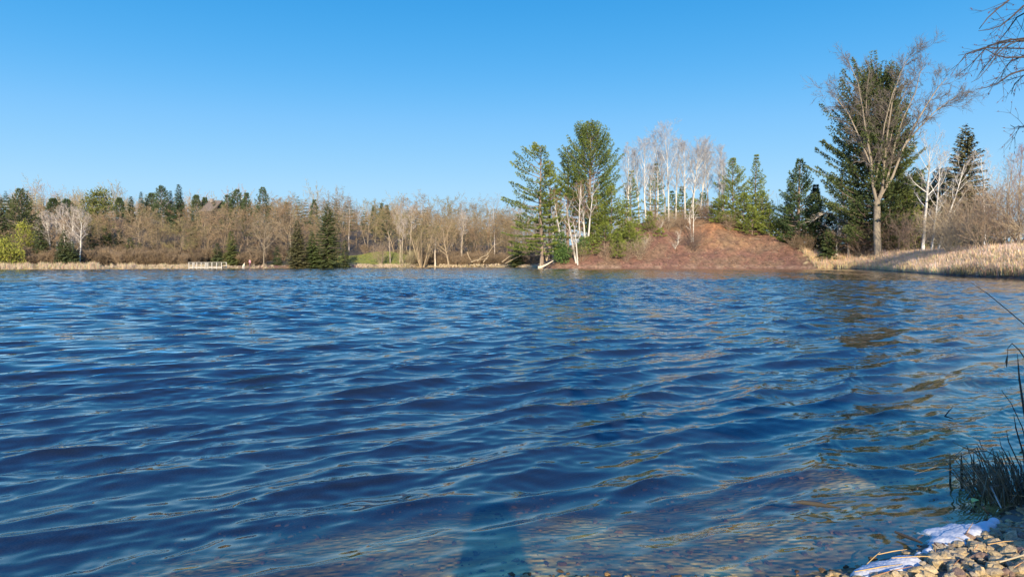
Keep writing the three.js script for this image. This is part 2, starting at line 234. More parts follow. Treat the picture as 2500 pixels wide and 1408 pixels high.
// leafless tree: o.h height, o.r trunk radius, o.fork start of the crown, o.spread, o.n children per level, o.stems for several trunks
function bareTree(o) {
  const rnd = rng(o.seed), wood = new MB(), crown = new MB(), bark = o.bark ?? [.3, .23, .16], tw = o.twig ?? [.36, .27, .18], n = o.n ?? [11, 5, 5, 3], h = o.h, tr = o.twigR ?? .012;
  const limbs = o.limbs ? [] : null, shade = (c, k) => mul(c, .62 + .76 * k);
  function shoot(p, dir, len, r, lvl) {
    const segs = lvl === 0 ? 9 : lvl === 1 ? 6 : lvl === 2 ? 4 : lvl === 3 ? 2 : 1, pts = [p], rad = [r]; let d = dir;
    const w = (o.wander ?? .3) * (lvl === 0 ? .45 : 1), up = lvl === 0 ? (o.trunkUp ?? .05) : lvl === 1 ? (o.up ?? .1) : (o.up2 ?? .05);
    for (let k = 1; k <= segs; k++) { d = nudge(d, rnd, w, up); const q = pts[k - 1]; pts.push([q[0] + d[0] * len / segs, q[1] + d[1] * len / segs, q[2] + d[2] * len / segs]); const t = k / segs; rad.push(lvl >= 3 && k === segs ? 0 : lvl >= 3 ? r * .7 : Math.max(r * (1 - (lvl === 0 ? .86 : .8) * t), tr * .7)); }
    const mb = lvl === 0 ? wood : lvl === 1 ? (limbs ? (limbs.push(new MB()), limbs[limbs.length - 1]) : wood) : crown, c0 = lvl <= 1 ? bark : lvl === 2 ? [0, 1, 2].map((i) => lerp(bark[i], tw[i], .5)) : tw;
    mb.tube(pts, rad, lvl === 0 ? 7 : lvl === 1 ? 5 : 3, lvl === 0 && o.birch ? (t) => (vnoise(t * 60 + o.seed, 3) > .78 ? mul(bark, .28) : mul(bark, .92 + .16 * vnoise(t * 31, 7))) : shade(c0, rnd()));
    if (lvl >= 4 || !(n[lvl] > 0)) return;
    const cnt = n[lvl], t0 = lvl === 0 ? o.fork ?? .3 : lvl === 1 ? .22 : .18;
    for (let k = 0; k < cnt; k++) {
      const t = lvl === 0 ? lerp(t0, .97, Math.pow((k + rnd() * .8) / cnt, o.crowd ?? .9)) : lerp(t0, 1, (k + rnd()) / cnt), f = t * segs, i = Math.min(segs - 1, Math.floor(f)), g = f - i, a = pts[i], b = pts[i + 1], q = [lerp(a[0], b[0], g), lerp(a[1], b[1], g), lerp(a[2], b[2], g)], rr = lerp(rad[i], rad[i + 1], g), dd = norm([b[0] - a[0], b[1] - a[1], b[2] - a[2]]);
      let ang, L;
      if (lvl === 0) { const pr = o.profile ? piece(o.profile, (t - t0) / (1 - t0)) : Math.pow(Math.sin(Math.PI * (.25 + .7 * (t - t0) / (1 - t0))), .8); ang = lerp(o.a0 ?? 1.1, o.a1 ?? .45, (t - t0) / (1 - t0)) * (.8 + .4 * rnd()); L = (o.spread ?? h * .3) * pr * (.75 + .5 * rnd()) / Math.max(.55, Math.sin(ang)); }
      else { ang = (lvl === 1 ? .75 : .7) * (.6 + .8 * rnd()); L = len * (lvl === 1 ? .52 : .5) * (1 - .45 * t) * (.7 + .6 * rnd()); }
      const azim = lvl === 0 ? k * 2.4 + rnd() : rnd() * 6.283;
      shoot(q, swing(dd, ang, azim), Math.max(L, .35), lvl >= 2 ? Math.max(tr, rr * .5) : Math.max(rr * (lvl === 0 ? .5 : .6), tr), lvl + 1);
    }
  }
  const S = o.stems ?? 1;
  for (let s = 0; s < S; s++) { const a = s / S * 6.283 + rnd(), l = (o.stemLean ?? .3) * (S > 1 ? .4 + rnd() : 0), base = S > 1 ? [Math.cos(a) * o.r * 1.5, -.2, Math.sin(a) * o.r * 1.5] : [0, -.3, 0]; const dir = norm([Math.cos(a) * l + (o.lean ?? 0), 1, Math.sin(a) * l + (o.leanZ ?? 0)]); shoot(base, dir, h * (S > 1 ? .8 + .3 * rnd() : 1), o.r * (S > 1 ? .8 + .3 * rnd() : 1), 0); }
  return { trunk: wood.geo(), crown: crown.geo(), limbs: limbs && limbs.map((m) => m.geo()) };
}
// spruce or fir: whorls of drooping boughs hung with sprays
function spruce(o) {
  const rnd = rng(o.seed), wood = new MB(), crown = new MB(), h = o.h, g0 = o.green ?? [.055, .085, .03], g1 = o.green2 ?? [.12, .16, .045], start = o.start ?? .04, gap = o.gap ?? Math.max(.26, h / 46);
  wood.tube([[0, -.3, 0], [0, h * .5, 0], [0, h, 0]], [h * .014 + .05, h * .008 + .03, .01], 6, o.bark ?? [.2, .15, .11]);
  for (let y = h * start; y < h * .985; y += gap * (.8 + .4 * rnd())) {
    const t = y / h, prof = o.profile ? piece(o.profile, t) : Math.pow(1 - t, .82) * (t < .12 ? .8 + t * 1.6 : 1), nb = Math.max(4, Math.round(8 * (.5 + .6 * prof)));
    for (let b = 0; b < nb; b++) {
      const az = b / nb * 6.283 + rnd() * 1.2 + y, len = o.rad * prof * (.7 + .5 * rnd()) + .12, ca = Math.cos(az), sa = Math.sin(az), el = lerp(-.38, .55, Math.pow(t, 1.6)) + (rnd() - .5) * .25, steps = Math.max(2, Math.round(len / .3)), tone = rnd();
      const bend = .12 * len;
      for (let s = 1; s <= steps; s++) {
        const f = s / steps, r = len * f, py = y + r * Math.sin(el) * .9 + bend * f * f, px = ca * r, pz = sa * r, w = (o.spray ?? .58) * (1 - .35 * f) * Math.min(1, .45 + len * .4);
        for (let q = 0; q < 4; q++) {
          const side = q === 0 ? 0 : q === 1 ? .9 : q === 2 ? -.9 : (rnd() - .5) * 3, a2 = az + side + (rnd() - .5) * .5, L = w * (.8 + .6 * rnd()), dy = -.25 - .3 * rnd() + (q === 0 ? .25 : 0), k = rnd();
          const tip = [px + Math.cos(a2) * L, py + dy * L, pz + Math.sin(a2) * L], ww = L * .3, ox = -Math.sin(a2) * ww, oz = Math.cos(a2) * ww, lift = (rnd() - .3) * ww * 1.2;
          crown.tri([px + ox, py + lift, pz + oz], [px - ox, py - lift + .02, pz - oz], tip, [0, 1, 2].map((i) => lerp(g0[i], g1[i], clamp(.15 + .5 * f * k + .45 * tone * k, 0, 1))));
        }
      }
    }
  }
  return { trunk: wood.geo(), crown: crown.geo() };
}
// white pine: open whorls of long boughs with needle tufts, tips turned up
function pine(o) {
  const rnd = rng(o.seed), wood = new MB(), crown = new MB(), h = o.h, g0 = o.green ?? [.05, .085, .028], g1 = o.green2 ?? [.15, .2, .04], start = o.start ?? .2, gap = o.gap ?? h / 24, lopA = o.lopA ?? 0, lop = o.lop ?? 0, bark = o.bark ?? [.27, .2, .15];
  const lean = o.lean ?? 0, cx = (y) => lean * y + Math.sin(y * .35 + o.seed) * .012 * h * .4, pts = [], rad = [];
  for (let k = 0; k <= 8; k++) { const y = h * k / 8; pts.push([cx(y), y - (k ? 0 : .3), Math.cos(y * .3) * .005 * h]); rad.push((o.r ?? h * .015) * (1 - .9 * k / 8) + .015); }
  wood.tube(pts, rad, 7, (t) => mul(bark, .85 + .3 * vnoise(t * 40, o.seed)));
  const tuft = (p, d, size, tone) => {
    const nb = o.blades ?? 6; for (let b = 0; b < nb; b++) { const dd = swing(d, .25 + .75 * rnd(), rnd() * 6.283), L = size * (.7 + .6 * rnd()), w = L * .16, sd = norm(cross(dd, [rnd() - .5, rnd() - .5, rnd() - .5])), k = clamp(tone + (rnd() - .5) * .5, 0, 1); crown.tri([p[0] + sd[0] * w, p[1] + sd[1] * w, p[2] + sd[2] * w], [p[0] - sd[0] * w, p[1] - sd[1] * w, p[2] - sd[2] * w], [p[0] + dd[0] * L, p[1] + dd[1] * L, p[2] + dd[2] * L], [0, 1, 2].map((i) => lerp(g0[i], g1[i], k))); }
  };
  for (let y = h * start; y < h * .99; y += gap * (.65 + .5 * rnd())) {
    const t = clamp((y / h - start) / (1 - start), 0, 1), prof = o.profile ? piece(o.profile, t) : Math.pow(Math.sin(Math.PI * clamp(.28 + .7 * t, 0, .99)), .9), nb = (o.nb ?? 5) + (rnd() > .5 ? 1 : 0);
    for (let b = 0; b < nb; b++) {
      if (rnd() < (o.miss ?? .12)) continue;
      const az = b / nb * 6.283 + rnd() * .9 + y * 1.7, bias = 1 + lop * Math.cos(az - lopA), len = Math.max(.35, o.rad * prof * (.9 - (o.vary ?? .6) / 2 + (o.vary ?? .6) * rnd()) * bias), el = lerp(o.el0 ?? -.05, o.el1 ?? .85, Math.pow(t, 1.3)) + (rnd() - .5) * .22, tone = .15 + .55 * rnd();
      const pt = (f) => { const r = len * f; return [cx(y) + Math.cos(az) * r * Math.cos(el), y + Math.sin(el) * r + (o.upturn ?? .22) * len * f * f - .1 * len * f * (1 - f), Math.sin(az) * r * Math.cos(el)]; };
      wood.tube([pt(0), pt(.35), pt(.7), pt(1)], [.02 + len * .012, .015 + len * .009, .012 + len * .004, .006], 3, bark);
      const ns = Math.max(3, Math.round(len / (o.step ?? .34))), from = o.bald ?? .28;
      for (let s = 0; s < ns; s++) {
        const f = lerp(from, 1, (s + rnd() * .6) / ns), p = pt(f);
        for (const sg of [-1, 1]) {
          const a2 = az + sg * (.5 + .5 * rnd()), L = len * .3 * (1.15 - f) * (.6 + .8 * rnd()) + .15, q = [p[0] + Math.cos(a2) * L, p[1] + (.05 + .2 * rnd()) * L, p[2] + Math.sin(a2) * L];
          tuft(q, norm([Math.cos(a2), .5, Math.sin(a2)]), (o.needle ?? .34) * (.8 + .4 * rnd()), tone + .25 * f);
          if (L > .45) tuft([(p[0] + q[0]) / 2, (p[1] + q[1]) / 2 + .03, (p[2] + q[2]) / 2], norm([Math.cos(a2), .6, Math.sin(a2)]), (o.needle ?? .34), tone);
        }
        if (s === ns - 1) tuft(pt(1), norm([Math.cos(az), .9, Math.sin(az)]), o.needle ?? .34, tone + .3);
      }
    }
  }
  return { trunk: wood.geo(), crown: crown.geo() };
}
// rounded leafy or needled crown on an egg shape (cedar, budding willow)
function roundTree(o) {
  const rnd = rng(o.seed), wood = new MB(), crown = new MB(), h = o.h, base = o.base ?? .1, g0 = o.green, g1 = o.green2;
  for (let s = 0; s < (o.stems ?? 1); s++) { const a = rnd() * 6.283, l = (o.stems ?? 1) > 1 ? .4 : .02; wood.tube([[0, -.3, 0], [Math.cos(a) * l * h * .2, h * .4, Math.sin(a) * l * h * .2], [Math.cos(a) * l * h * .4, h * .85, Math.sin(a) * l * h * .4]], [o.r ?? h * .015, (o.r ?? h * .015) * .6, .02], 5, o.bark ?? [.25, .2, .13]); }
  const lobes = []; for (let k = 0; k < (o.lobes ?? 16); k++) { const t = rnd(), a = rnd() * 6.283, rr = Math.sqrt(rnd()) * o.rad * .62 * Math.sqrt(Math.max(.1, 1 - (2 * t - 1) ** 2)); lobes.push([Math.cos(a) * rr, h * lerp(base + .12, .86, t), Math.sin(a) * rr, o.rad * (.3 + .3 * rnd()), rnd()]); }
  for (let k = 0; k < (o.count ?? 2600); k++) {
    const l = lobes[Math.floor(rnd() * lobes.length)], d = norm([rnd() - .5, rnd() - .38, rnd() - .5]), r = l[3] * (.55 + .5 * rnd()), p = [l[0] + d[0] * r, Math.max(.1, l[1] + d[1] * r * 1.1), l[2] + d[2] * r], dd = swing(d, 1.0 * rnd(), rnd() * 6.283), L = (o.leaf ?? .35) * (.6 + .8 * rnd()), w = L * (o.fat ?? .3), sd = norm(cross(dd, [rnd() - .5, rnd() - .5, rnd() - .5])), k2 = clamp(l[4] * .6 + rnd() * .5, 0, 1);
    crown.tri([p[0] + sd[0] * w, p[1] + sd[1] * w, p[2] + sd[2] * w], [p[0] - sd[0] * w, p[1] - sd[1] * w, p[2] - sd[2] * w], [p[0] + dd[0] * L, p[1] + dd[1] * L, p[2] + dd[2] * L], [0, 1, 2].map((i) => lerp(g0[i], g1[i], k2)));
  }
  return { trunk: wood.geo(), crown: crown.geo() };
}
const shrubForm = (o) => bareTree({ r: o.h * .012, fork: .18, spread: o.h * .36, n: [7, 4, 4, 0], a0: .7, a1: .4, stems: 9, stemLean: .75, wander: .4, up: .14, twigR: .011, ...o });

function plantTree(name, label, category, geos, [x, y, z], turn = 0, group, leafy = false) {
  const t = thing(name, label, category, [x, y, z], turn, group);
  part('trunk', geos.trunk, M.bark, t);
  if (geos.limbs) for (const g of geos.limbs) part('limb', g, M.bark, t);
  part('crown', geos.crown, leafy ? M.leaf : M.twig, t);
  return t;
}
// spot(px, d): a place on the ground at that bearing, d in units of the survey (times K metres); top(py) gives the height that reaches that row
function spot(px, d0, topPy, sink = 0) { const d = d0 * K, p = at(px, 640, d), y = ground(p[0], d) - sink, tp = at(px, topPy, d)[1]; return { p: [p[0], y, -d], h: Math.max(.6, tp - y), m: d / FPX }; }
const NEW = { bare: bareTree, spruce, pine, round: roundTree, shrub: shrubForm };
const LEAFY = { spruce: 1, pine: 1, round: 1 };
let seedNo = 100;
function grow(kind, name, label, category, px, d, topPy, halfPx, o = {}, group) {
  const s = spot(px, d, topPy), hh = s.h * (kind === 'bare' ? (o.hk ?? .86) : kind === 'shrub' ? .74 : 1), rad = halfPx * s.m;
  const geos = NEW[kind]({ seed: ++seedNo, h: hh, rad, spread: rad * .95, r: o.trunkPx ? o.trunkPx * s.m / 2 : hh * .013, ...o });
  return plantTree(name, label, category, geos, s.p, 0, group, LEAFY[kind]);
}
const BIRCH = { birch: true, bark: [.72, .66, .56], twig: [.5, .42, .35], wander: .22, n: [14, 6, 5, 4], a0: .95, a1: .5, up: .12, fork: .4 };
const TAN = { bark: [.42, .33, .22], twig: [.42, .30, .18] };

// --- the wood along the far left shore: named trees first
const DARK = { green: [.05, .07, .025], green2: [.12, .145, .045] };
grow('spruce', 'spruce_tree', 'old dark spruce cut off by the left edge of the photo', 'spruce', 3, 204, 480, 26, DARK);
grow('pine', 'pine_tree', 'tall dark pine beside the left edge, higher than the trees round it', 'pine', 52, 216, 462, 34, { start: .25, ...DARK });
grow('bare', 'bare_tree', 'thin bare skyline tree just right of the tall dark pine at far left', 'tree', 82, 262, 450, 13, { n: [7, 4, 4, 2], fork: .6, a0: .6, twig: [.5, .38, .34] });
grow('bare', 'bare_tree', 'thin bare skyline tree with reddish twigs, second right of the tall dark pine', 'tree', 106, 262, 446, 17, { n: [8, 4, 4, 2], fork: .6, a0: .6, twig: [.5, .36, .34] });
grow('spruce', 'spruce_tree', 'narrow spruce between the yellow green willows and the white birches', 'spruce', 97, 197, 528, 20, DARK);
grow('spruce', 'spruce_tree', 'small spruce in front of the white birch trunks at the shore', 'spruce', 156, 193, 562, 22, DARK);
grow('spruce', 'spruce_tree', 'lowest small spruce right of the one before the white birches', 'spruce', 176, 194, 590, 18, DARK);
grow('spruce', 'spruce_tree', 'dark spruce in shade behind the rightmost white birch', 'spruce', 222, 216, 548, 24, DARK);
const WILLOW = { green: [.16, .17, .03], green2: [.36, .36, .05], leaf: .28, stems: 4, lobes: 22, base: .0, bark: [.3, .22, .12] };
grow('round', 'willow_shrub', 'taller yellow green willow budding beside the narrow spruce', 'willow', 58, 200, 540, 42, { ...WILLOW, count: 2600 });
grow('round', 'willow_shrub', 'lower yellow green willow at the water by the left edge', 'willow', 22, 190, 586, 46, { ...WILLOW, count: 2600 });
const gB = 'white birches of the left shore';
for (const [px, d, t, lean, lab] of [[126, 203, 503, -.12, 'leftmost white birch of the row above the small spruces'], [141, 204, 515, -.06, 'second white birch from the left in the row above the small spruces'], [160, 202, 484, .0, 'tallest white birch of the row above the small spruces'], [171, 200, 492, .06, 'white birch leaning right beside the tallest one of the left shore'], [192, 197, 500, .1, 'rightmost white birch of the left shore, standing apart'], [177, 198, 565, .03, 'short white birch between taller ones on the left shore']])
  grow('bare', 'birch_tree', lab, 'birch', px, d, t, 24, { ...BIRCH, lean, trunkPx: 4.6 }, gB);
grow('round', 'cedar_tree', 'big round olive green evergreen on the left skyline', 'evergreen', 238, 246, 464, 46, { green: [.07, .09, .022], green2: [.2, .2, .04], count: 4200, lobes: 30, leaf: .42, base: .1 });
const SK = { green: [.045, .075, .03], green2: [.1, .14, .05] };
for (const [px, d, t, r, kind, lab] of [
  [132, 272, 487, 16, 'pine', 'low dark pine on the skyline left of the round olive evergreen'], [165, 276, 489, 17, 'pine', 'small dark pine touching the left side of the round olive evergreen'],
  [293, 282, 484, 12, 'pine', 'small pine first to the right of the round olive evergreen'], [321, 282, 478, 15, 'spruce', 'small pointed evergreen second to the right of the round olive evergreen'],
  [346, 276, 467, 11, 'spruce', 'narrow pointed spruce left of the tall skyline pines'], [372, 282, 472, 19, 'pine', 'bushy skyline pine right of the narrow pointed spruce'],
  [396, 278, 455, 22, 'pine', 'high skyline pine, left of the two tallest evergreens'], [418, 282, 464, 15, 'spruce', 'slim evergreen between the two tallest skyline evergreens'],
  [438, 274, 448, 23, 'spruce', 'tallest pointed spruce on the left skyline'], [481, 280, 477, 17, 'pine', 'skyline pine halfway between the tallest spruce and the house roof'],
  [502, 284, 485, 15, 'pine', 'small skyline pine touching the left end of the house roof'], [524, 280, 490, 8, 'spruce', 'tiny spruce in front of the house roof'],
  [556, 276, 478, 20, 'pine', 'dark pine just right of the house gable'], [580, 281, 465, 30, 'pine', 'broad dark round topped pine right of the house'], [604, 276, 472, 16, 'pine', 'dark pine at the right flank of the broad round topped pine'],
  [643, 276, 459, 24, 'pine', 'tall fan shaped pine on the skyline right of the house'], [768, 296, 489, 15, 'pine', 'small pine behind the biggest spruce of the left shore'], [700, 300, 495, 14, 'pine', 'low pine in the bare trees right of the fan shaped pine'],
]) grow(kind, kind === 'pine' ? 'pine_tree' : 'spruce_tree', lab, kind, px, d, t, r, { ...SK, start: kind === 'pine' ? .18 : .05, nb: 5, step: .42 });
grow('spruce', 'spruce_tree', 'small yellow green spruce left of the two people on the shore', 'spruce', 565, 215, 563, 20, { green: [.06, .085, .025], green2: [.19, .2, .045] });
grow('spruce', 'spruce_tree', 'biggest dark spruce of the left shore, broad to the ground', 'spruce', 800, 229, 489, 47, { green: [.055, .075, .022], green2: [.14, .16, .045], spray: .5 });
grow('spruce', 'spruce_tree', 'brown topped spruce left of the biggest spruce', 'spruce', 726, 224, 538, 30, { green: [.07, .075, .03], green2: [.17, .15, .06] });
grow('spruce', 'spruce_tree', 'low green spruce between the brown topped one and the biggest spruce', 'spruce', 762, 227, 566, 24, { green: [.05, .08, .022], green2: [.14, .17, .04] });
grow('spruce', 'spruce_tree', 'small shaded spruce under the bare trees left of the dock', 'spruce', 340, 212, 590, 15, DARK);
grow('spruce', 'spruce_tree', 'small dark spruce under the bare trees above the dock', 'spruce', 530, 217, 594, 17, DARK);
grow('spruce', 'spruce_tree', 'little dark spruce right of the pale trunk near the people', 'spruce', 676, 224, 600, 12, DARK);
for (const [px, d, t, r, lab] of [[292, 216, 560, 22, 'olive spruce in the wood below the small pine right of the round evergreen'], [262, 222, 545, 26, 'dark spruce under the round olive evergreen'], [318, 210, 580, 17, 'small olive spruce at the shore left of the shaded small one'], [118, 206, 575, 18, 'low spruce between the narrow spruce and the leftmost white birch'], [470, 250, 520, 20, 'half hidden spruce in the bare wood above the dock'], [842, 233, 585, 13, 'low shaded spruce touching the right side of the biggest spruce'], [1262, 262, 590, 24, 'small dark evergreen behind the left boughs of the leftmost hill pine']]) grow('spruce', 'spruce_tree', lab, 'spruce', px, d, t, r, { green: [.055, .075, .025], green2: [.17, .18, .05] });
grow('bare', 'bare_tree', 'pale grey tree with a straight trunk and raised limbs right of the people', 'tree', 643, 215, 545, 38, { bark: [.4, .32, .22], twig: [.36, .27, .17], fork: .35, a0: .9, a1: .5, trunkPx: 3.6 });
for (const [px, d, t, hw, lab] of [[708, 296, 482, 14, 'thin bare skyline tree between the fan shaped pine and the biggest spruce'], [770, 300, 472, 26, 'tall bare skyline tree just left of the biggest spruce top'], [852, 306, 474, 26, 'wide bare skyline tree right of the biggest spruce'], [1125, 284, 475, 20, 'white limbed bare tree on the skyline in the middle of the far shore'], [1208, 288, 474, 30, 'wide bare skyline tree left of the pines of the red hill'], [1255, 290, 495, 22, 'low bare skyline tree next to the leftmost hill pine']])
  grow('bare', 'bare_tree', lab, 'tree', px, d, t, hw, { bark: [.4, .34, .28], twig: [.36, .3, .26], fork: .5, n: [11, 5, 4, 3], a0: .8, a1: .3, wander: .25 });
for (const [px, d, t, lean, lab] of [[976, 267, 478, 0, 'tall thin pale birch rising from the grassy mound'], [999, 269, 482, .03, 'thin pale birch right of the one on the grassy mound'], [982, 262, 520, -.03, 'slender pale pole of a birch at the water below the grassy mound'], [1127, 278, 500, .02, 'straight pale birch with a bare lower trunk in the middle wood']])
  grow('bare', 'birch_tree', lab, 'birch', px, d, t, 15, { ...BIRCH, lean, bark: [.5, .4, .28], fork: .5, trunkPx: 3.6 });
grow('bare', 'bare_tree', 'spreading forked tree like a vase in the middle of the far shore', 'tree', 1098, 266, 508, 56, { ...TAN, bark: [.36, .27, .17], trunkPx: 5.4, fork: .36, hk: .72, a0: 1.0, a1: .55, crowd: 1.6, n: [12, 6, 5, 3], lean: -.12 });
grow('bare', 'bare_tree', 'many stemmed pale tree fanning out low over the middle shore', 'tree', 1030, 264, 545, 40, { bark: [.36, .27, .17], twig: [.34, .27, .14], stems: 8, stemLean: .55, trunkPx: 5, fork: .3, n: [6, 4, 4, 2], spread: 1.6, hk: .8 });
grow('bare', 'bare_tree', 'dead pale stub of a tree between the fan and the vase shaped tree', 'dead tree', 1062, 268, 565, 7, { bark: [.6, .5, .38], twig: [.5, .4, .3], n: [5, 2, 0, 0], trunkPx: 5 });
grow('bare', 'bare_tree', 'forked sapling bent over at the water left of the grassy mound poles', 'tree', 952, 264, 545, 16, { bark: [.5, .4, .3], twig: [.42, .32, .22], n: [6, 3, 3, 0], trunkPx: 4, lean: .05 });
grow('shrub', 'shrub', 'bushy brown shrub at the water below the grassy mound', 'shrub', 928, 257, 603, 22, { ...TAN, bark: [.36, .27, .19], seed: 31 });
grow('shrub', 'shrub', 'olive brown shrub right of the mound poles at the water', 'shrub', 992, 260, 606, 18, { bark: [.33, .28, .16], twig: [.36, .32, .16], seed: 32 });
for (const [px, d, t, lab] of [[932, 345, 499, 'far pine on the low skyline above the grassy mound'], [913, 350, 503, 'small far pine left of the one above the grassy mound'], [945, 352, 501, 'small far pine right of the one above the grassy mound']]) grow('pine', 'pine_tree', lab, 'pine', px, d, t, 9, { ...SK, start: .1, step: .6 });

// --- the mass of brown bare trees behind the far shore: many alike, grown from a few forms
{
  const forms = [];
  for (let k = 0; k < 10; k++) forms.push(bareTree({ seed: 500 + k, h: 10, r: .13, fork: .14 + .07 * (k % 3), spread: 3.9 + .7 * (k % 2), n: k % 3 === 2 ? [7, 6, 5, 4] : [15, 7, 6, 4], a0: 1.35, a1: .6, wander: .62, up: .04, up2: 0, twigR: .017, bark: [[.24, .175, .11], [.42, .33, .22], [.2, .145, .095], [.3, .22, .13]][k % 4], twig: [[.34, .245, .13], [.31, .235, .14], [.33, .22, .125], [.31, .255, .11], [.37, .27, .155]][k % 5], stems: k % 3 === 2 ? 3 : 1, stemLean: .3 }));
  const rnd = rng(77), group = 'bare brown trees of the wood along the far shore', label = 'bare grey brown tree in the crowded wood along the far shore';
  const front = [[-150, 560], [0, 575], [100, 560], [230, 545], [300, 530], [420, 545], [560, 540], [640, 545], [760, 560], [850, 560], [930, 560], [1010, 545], [1150, 545], [1330, 545]];
  const back = [[-150, 505], [0, 510], [100, 500], [250, 518], [330, 520], [400, 528], [500, 520], [600, 520], [660, 492], [760, 492], [850, 498], [910, 508], [1000, 498], [1060, 505], [1150, 512], [1330, 518]];
  const protos = [];
  let count = 0;
  const rows = [[7, front, 28], [20, front, 30], [36, [], 32], [58, [], 32], [84, back, 34]];
  rows.forEach(([S, prof, n], row) => {
    for (let k = 0; k < n; k++) {
      const px = lerp(-120, 1345, (k + .15 + .7 * rnd()) / n), shore = piece([[0, 186], [450, 203], [600, 212], [1000, 262], [1240, 274], [1345, 250]], px), d = shore + S + rnd() * 12;
      if (row < 4 && px > 845 && px < 1005 && d < 300) { if (row > 2 && rnd() < .5) { /* the mound stays open */ } continue; }
      const t = row < 2 ? piece(front, px) : row === 4 ? piece(back, px) : lerp(piece(front, px), piece(back, px), row === 2 ? .4 : .72), s = spot(px, d, t + (rnd() - .4) * 30), f = Math.floor(rnd() * forms.length), sc = clamp(s.h / 9.6, .35, 1.6), sw = clamp(sc * (.85 + .3 * rnd()), .6, 1.35);
      let o; if (!protos[f]) { o = protos[f] = plantTree('bare_tree', label, 'tree', forms[f], s.p, rnd() * 6.28, group); } else { o = protos[f].clone(); o.name = numbered('bare_tree'); o.position.set(...s.p); o.rotation.y = rnd() * 6.28; scene.add(o); }
      o.scale.set(sw, sc, sw); count++;
    }
  });
  // brush and fallen wood under the trees, and the unbroken far wood: nobody could count these
  const brush = shrubForm({ seed: 801, h: 2, bark: [.33, .25, .17], twig: [.29, .225, .15], twigR: .014 }), far = bareTree({ seed: 802, h: 9, r: .14, fork: .2, spread: 3.2, n: [10, 5, 4, 0], twigR: .03, ...TAN });
  const stuff = (name, label, geo, mat, mats, cols) => { const im = new THREE.InstancedMesh(geo, mat, mats.length); mats.forEach((m, i) => { im.setMatrixAt(i, m); if (cols) im.setColorAt(i, cols[i]); }); finish(im); im.name = numbered(name); im.userData.kind = 'stuff'; im.userData.label = label; scene.add(im); return im; };
  globalThis.stuffOf = stuff;
  const m4 = (p, turn, s, sy = s) => new THREE.Matrix4().compose(new THREE.Vector3(...p), new THREE.Quaternion().setFromEuler(new THREE.Euler(0, turn, 0)), new THREE.Vector3(s, sy, s));
  globalThis.m4 = m4;
  const bm = [], bc = []; for (let k = 0; k < 560; k++) { const px = lerp(-100, 1330, rnd()), shore = piece([[0, 186], [450, 203], [600, 212], [1000, 262], [1240, 274], [1345, 235]], px), d = shore + 5 + rnd() * rnd() * 40; if (px > 640 && px < 1000 && d < shore + 24) continue; const s = spot(px, d, 600); bm.push(m4(s.p, rnd() * 6.28, .7 + .8 * rnd(), .5 + .9 * rnd())); const k2 = .65 + .6 * rnd(); bc.push(new THREE.Color(k2, k2 * .93, k2 * .85)); }
  stuff('undergrowth', 'tangled brown undergrowth along the foot of the far wood', mergeGeos([brush.trunk, brush.crown]), M.twig, bm, bc);
  const fm = [], fc = []; for (let k = 0; k < 900; k++) { const px = lerp(-250, 2750, rnd()), d = lerp(310, 760, Math.sqrt(rnd())); if (px > 1320 && d < 330) continue; const s = spot(px, d, 500), sc = .8 + .5 * rnd(); fm.push(m4(s.p, rnd() * 6.28, sc, sc * (.9 + .3 * rnd()))); fc.push(new THREE.Color(.8 + .3 * rnd(), .8 + .25 * rnd(), .8)); }
  stuff('distant_wood', 'far off brown wood on the low hills behind the lake', mergeGeos([far.trunk, far.crown]), M.twig, fm, fc);
  const fs = spruce({ seed: 803, h: 10, rad: 2.2, gap: .8, ...SK }), fsm = []; for (let k = 0; k < 230; k++) { const px = lerp(-100, 1400, rnd()), d = lerp(380, 800, rnd()); const s = spot(px, d, 500); fsm.push(m4(s.p, rnd() * 6.28, .9 + .5 * rnd())); }
  stuff('distant_conifers', 'far off dark conifers along the crest of the low hills', fs.crown, M.leaf, fsm);
}
function mergeGeos(list) { const m = { p: [], n: [], c: [], i: [] }; for (const g of list) { const off = m.p.length / 3; for (const [k, a] of [['p', 'position'], ['n', 'normal'], ['c', 'color']]) { const arr = g.attributes[a].array; for (let q = 0; q < arr.length; q++) m[k].push(arr[q]); } for (const q of g.index.array) m.i.push(q + off); } const g = new THREE.BufferGeometry(); g.setAttribute('position', new THREE.Float32BufferAttribute(m.p, 3)); g.setAttribute('normal', new THREE.Float32BufferAttribute(m.n, 3)); g.setAttribute('color', new THREE.Float32BufferAttribute(m.c, 3)); g.setIndex(m.i); return g; }

// --- the red hill and its trees
const WP = { green: [.06, .1, .02], green2: [.27, .31, .045] };
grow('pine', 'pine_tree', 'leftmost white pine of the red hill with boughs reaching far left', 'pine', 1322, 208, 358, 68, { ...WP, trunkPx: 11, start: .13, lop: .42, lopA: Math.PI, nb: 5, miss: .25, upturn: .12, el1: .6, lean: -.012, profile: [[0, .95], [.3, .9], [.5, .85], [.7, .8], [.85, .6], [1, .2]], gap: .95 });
grow('pine', 'pine_tree', 'tallest full white pine on the red hill, left of the birch stand', 'pine', 1440, 224, 298, 78, { ...WP, green: [.05, .09, .022], green2: [.2, .25, .045], trunkPx: 12, start: .12, nb: 6, miss: .05, gap: .7, el1: 1.0, upturn: .3, profile: [[0, .75], [.25, .95], [.5, .95], [.7, .78], [.85, .45], [1, .03]] });
grow('pine', 'pine_tree', 'shorter pine top squeezed between the two tall pines of the red hill', 'pine', 1386, 226, 358, 38, { ...WP, trunkPx: 8, start: .15, nb: 5 });
grow('pine', 'pine_tree', 'second trunk pine behind the leftmost hill pine', 'pine', 1342, 220, 395, 40, { ...WP, trunkPx: 6, start: .3, nb: 5, miss: .2 });
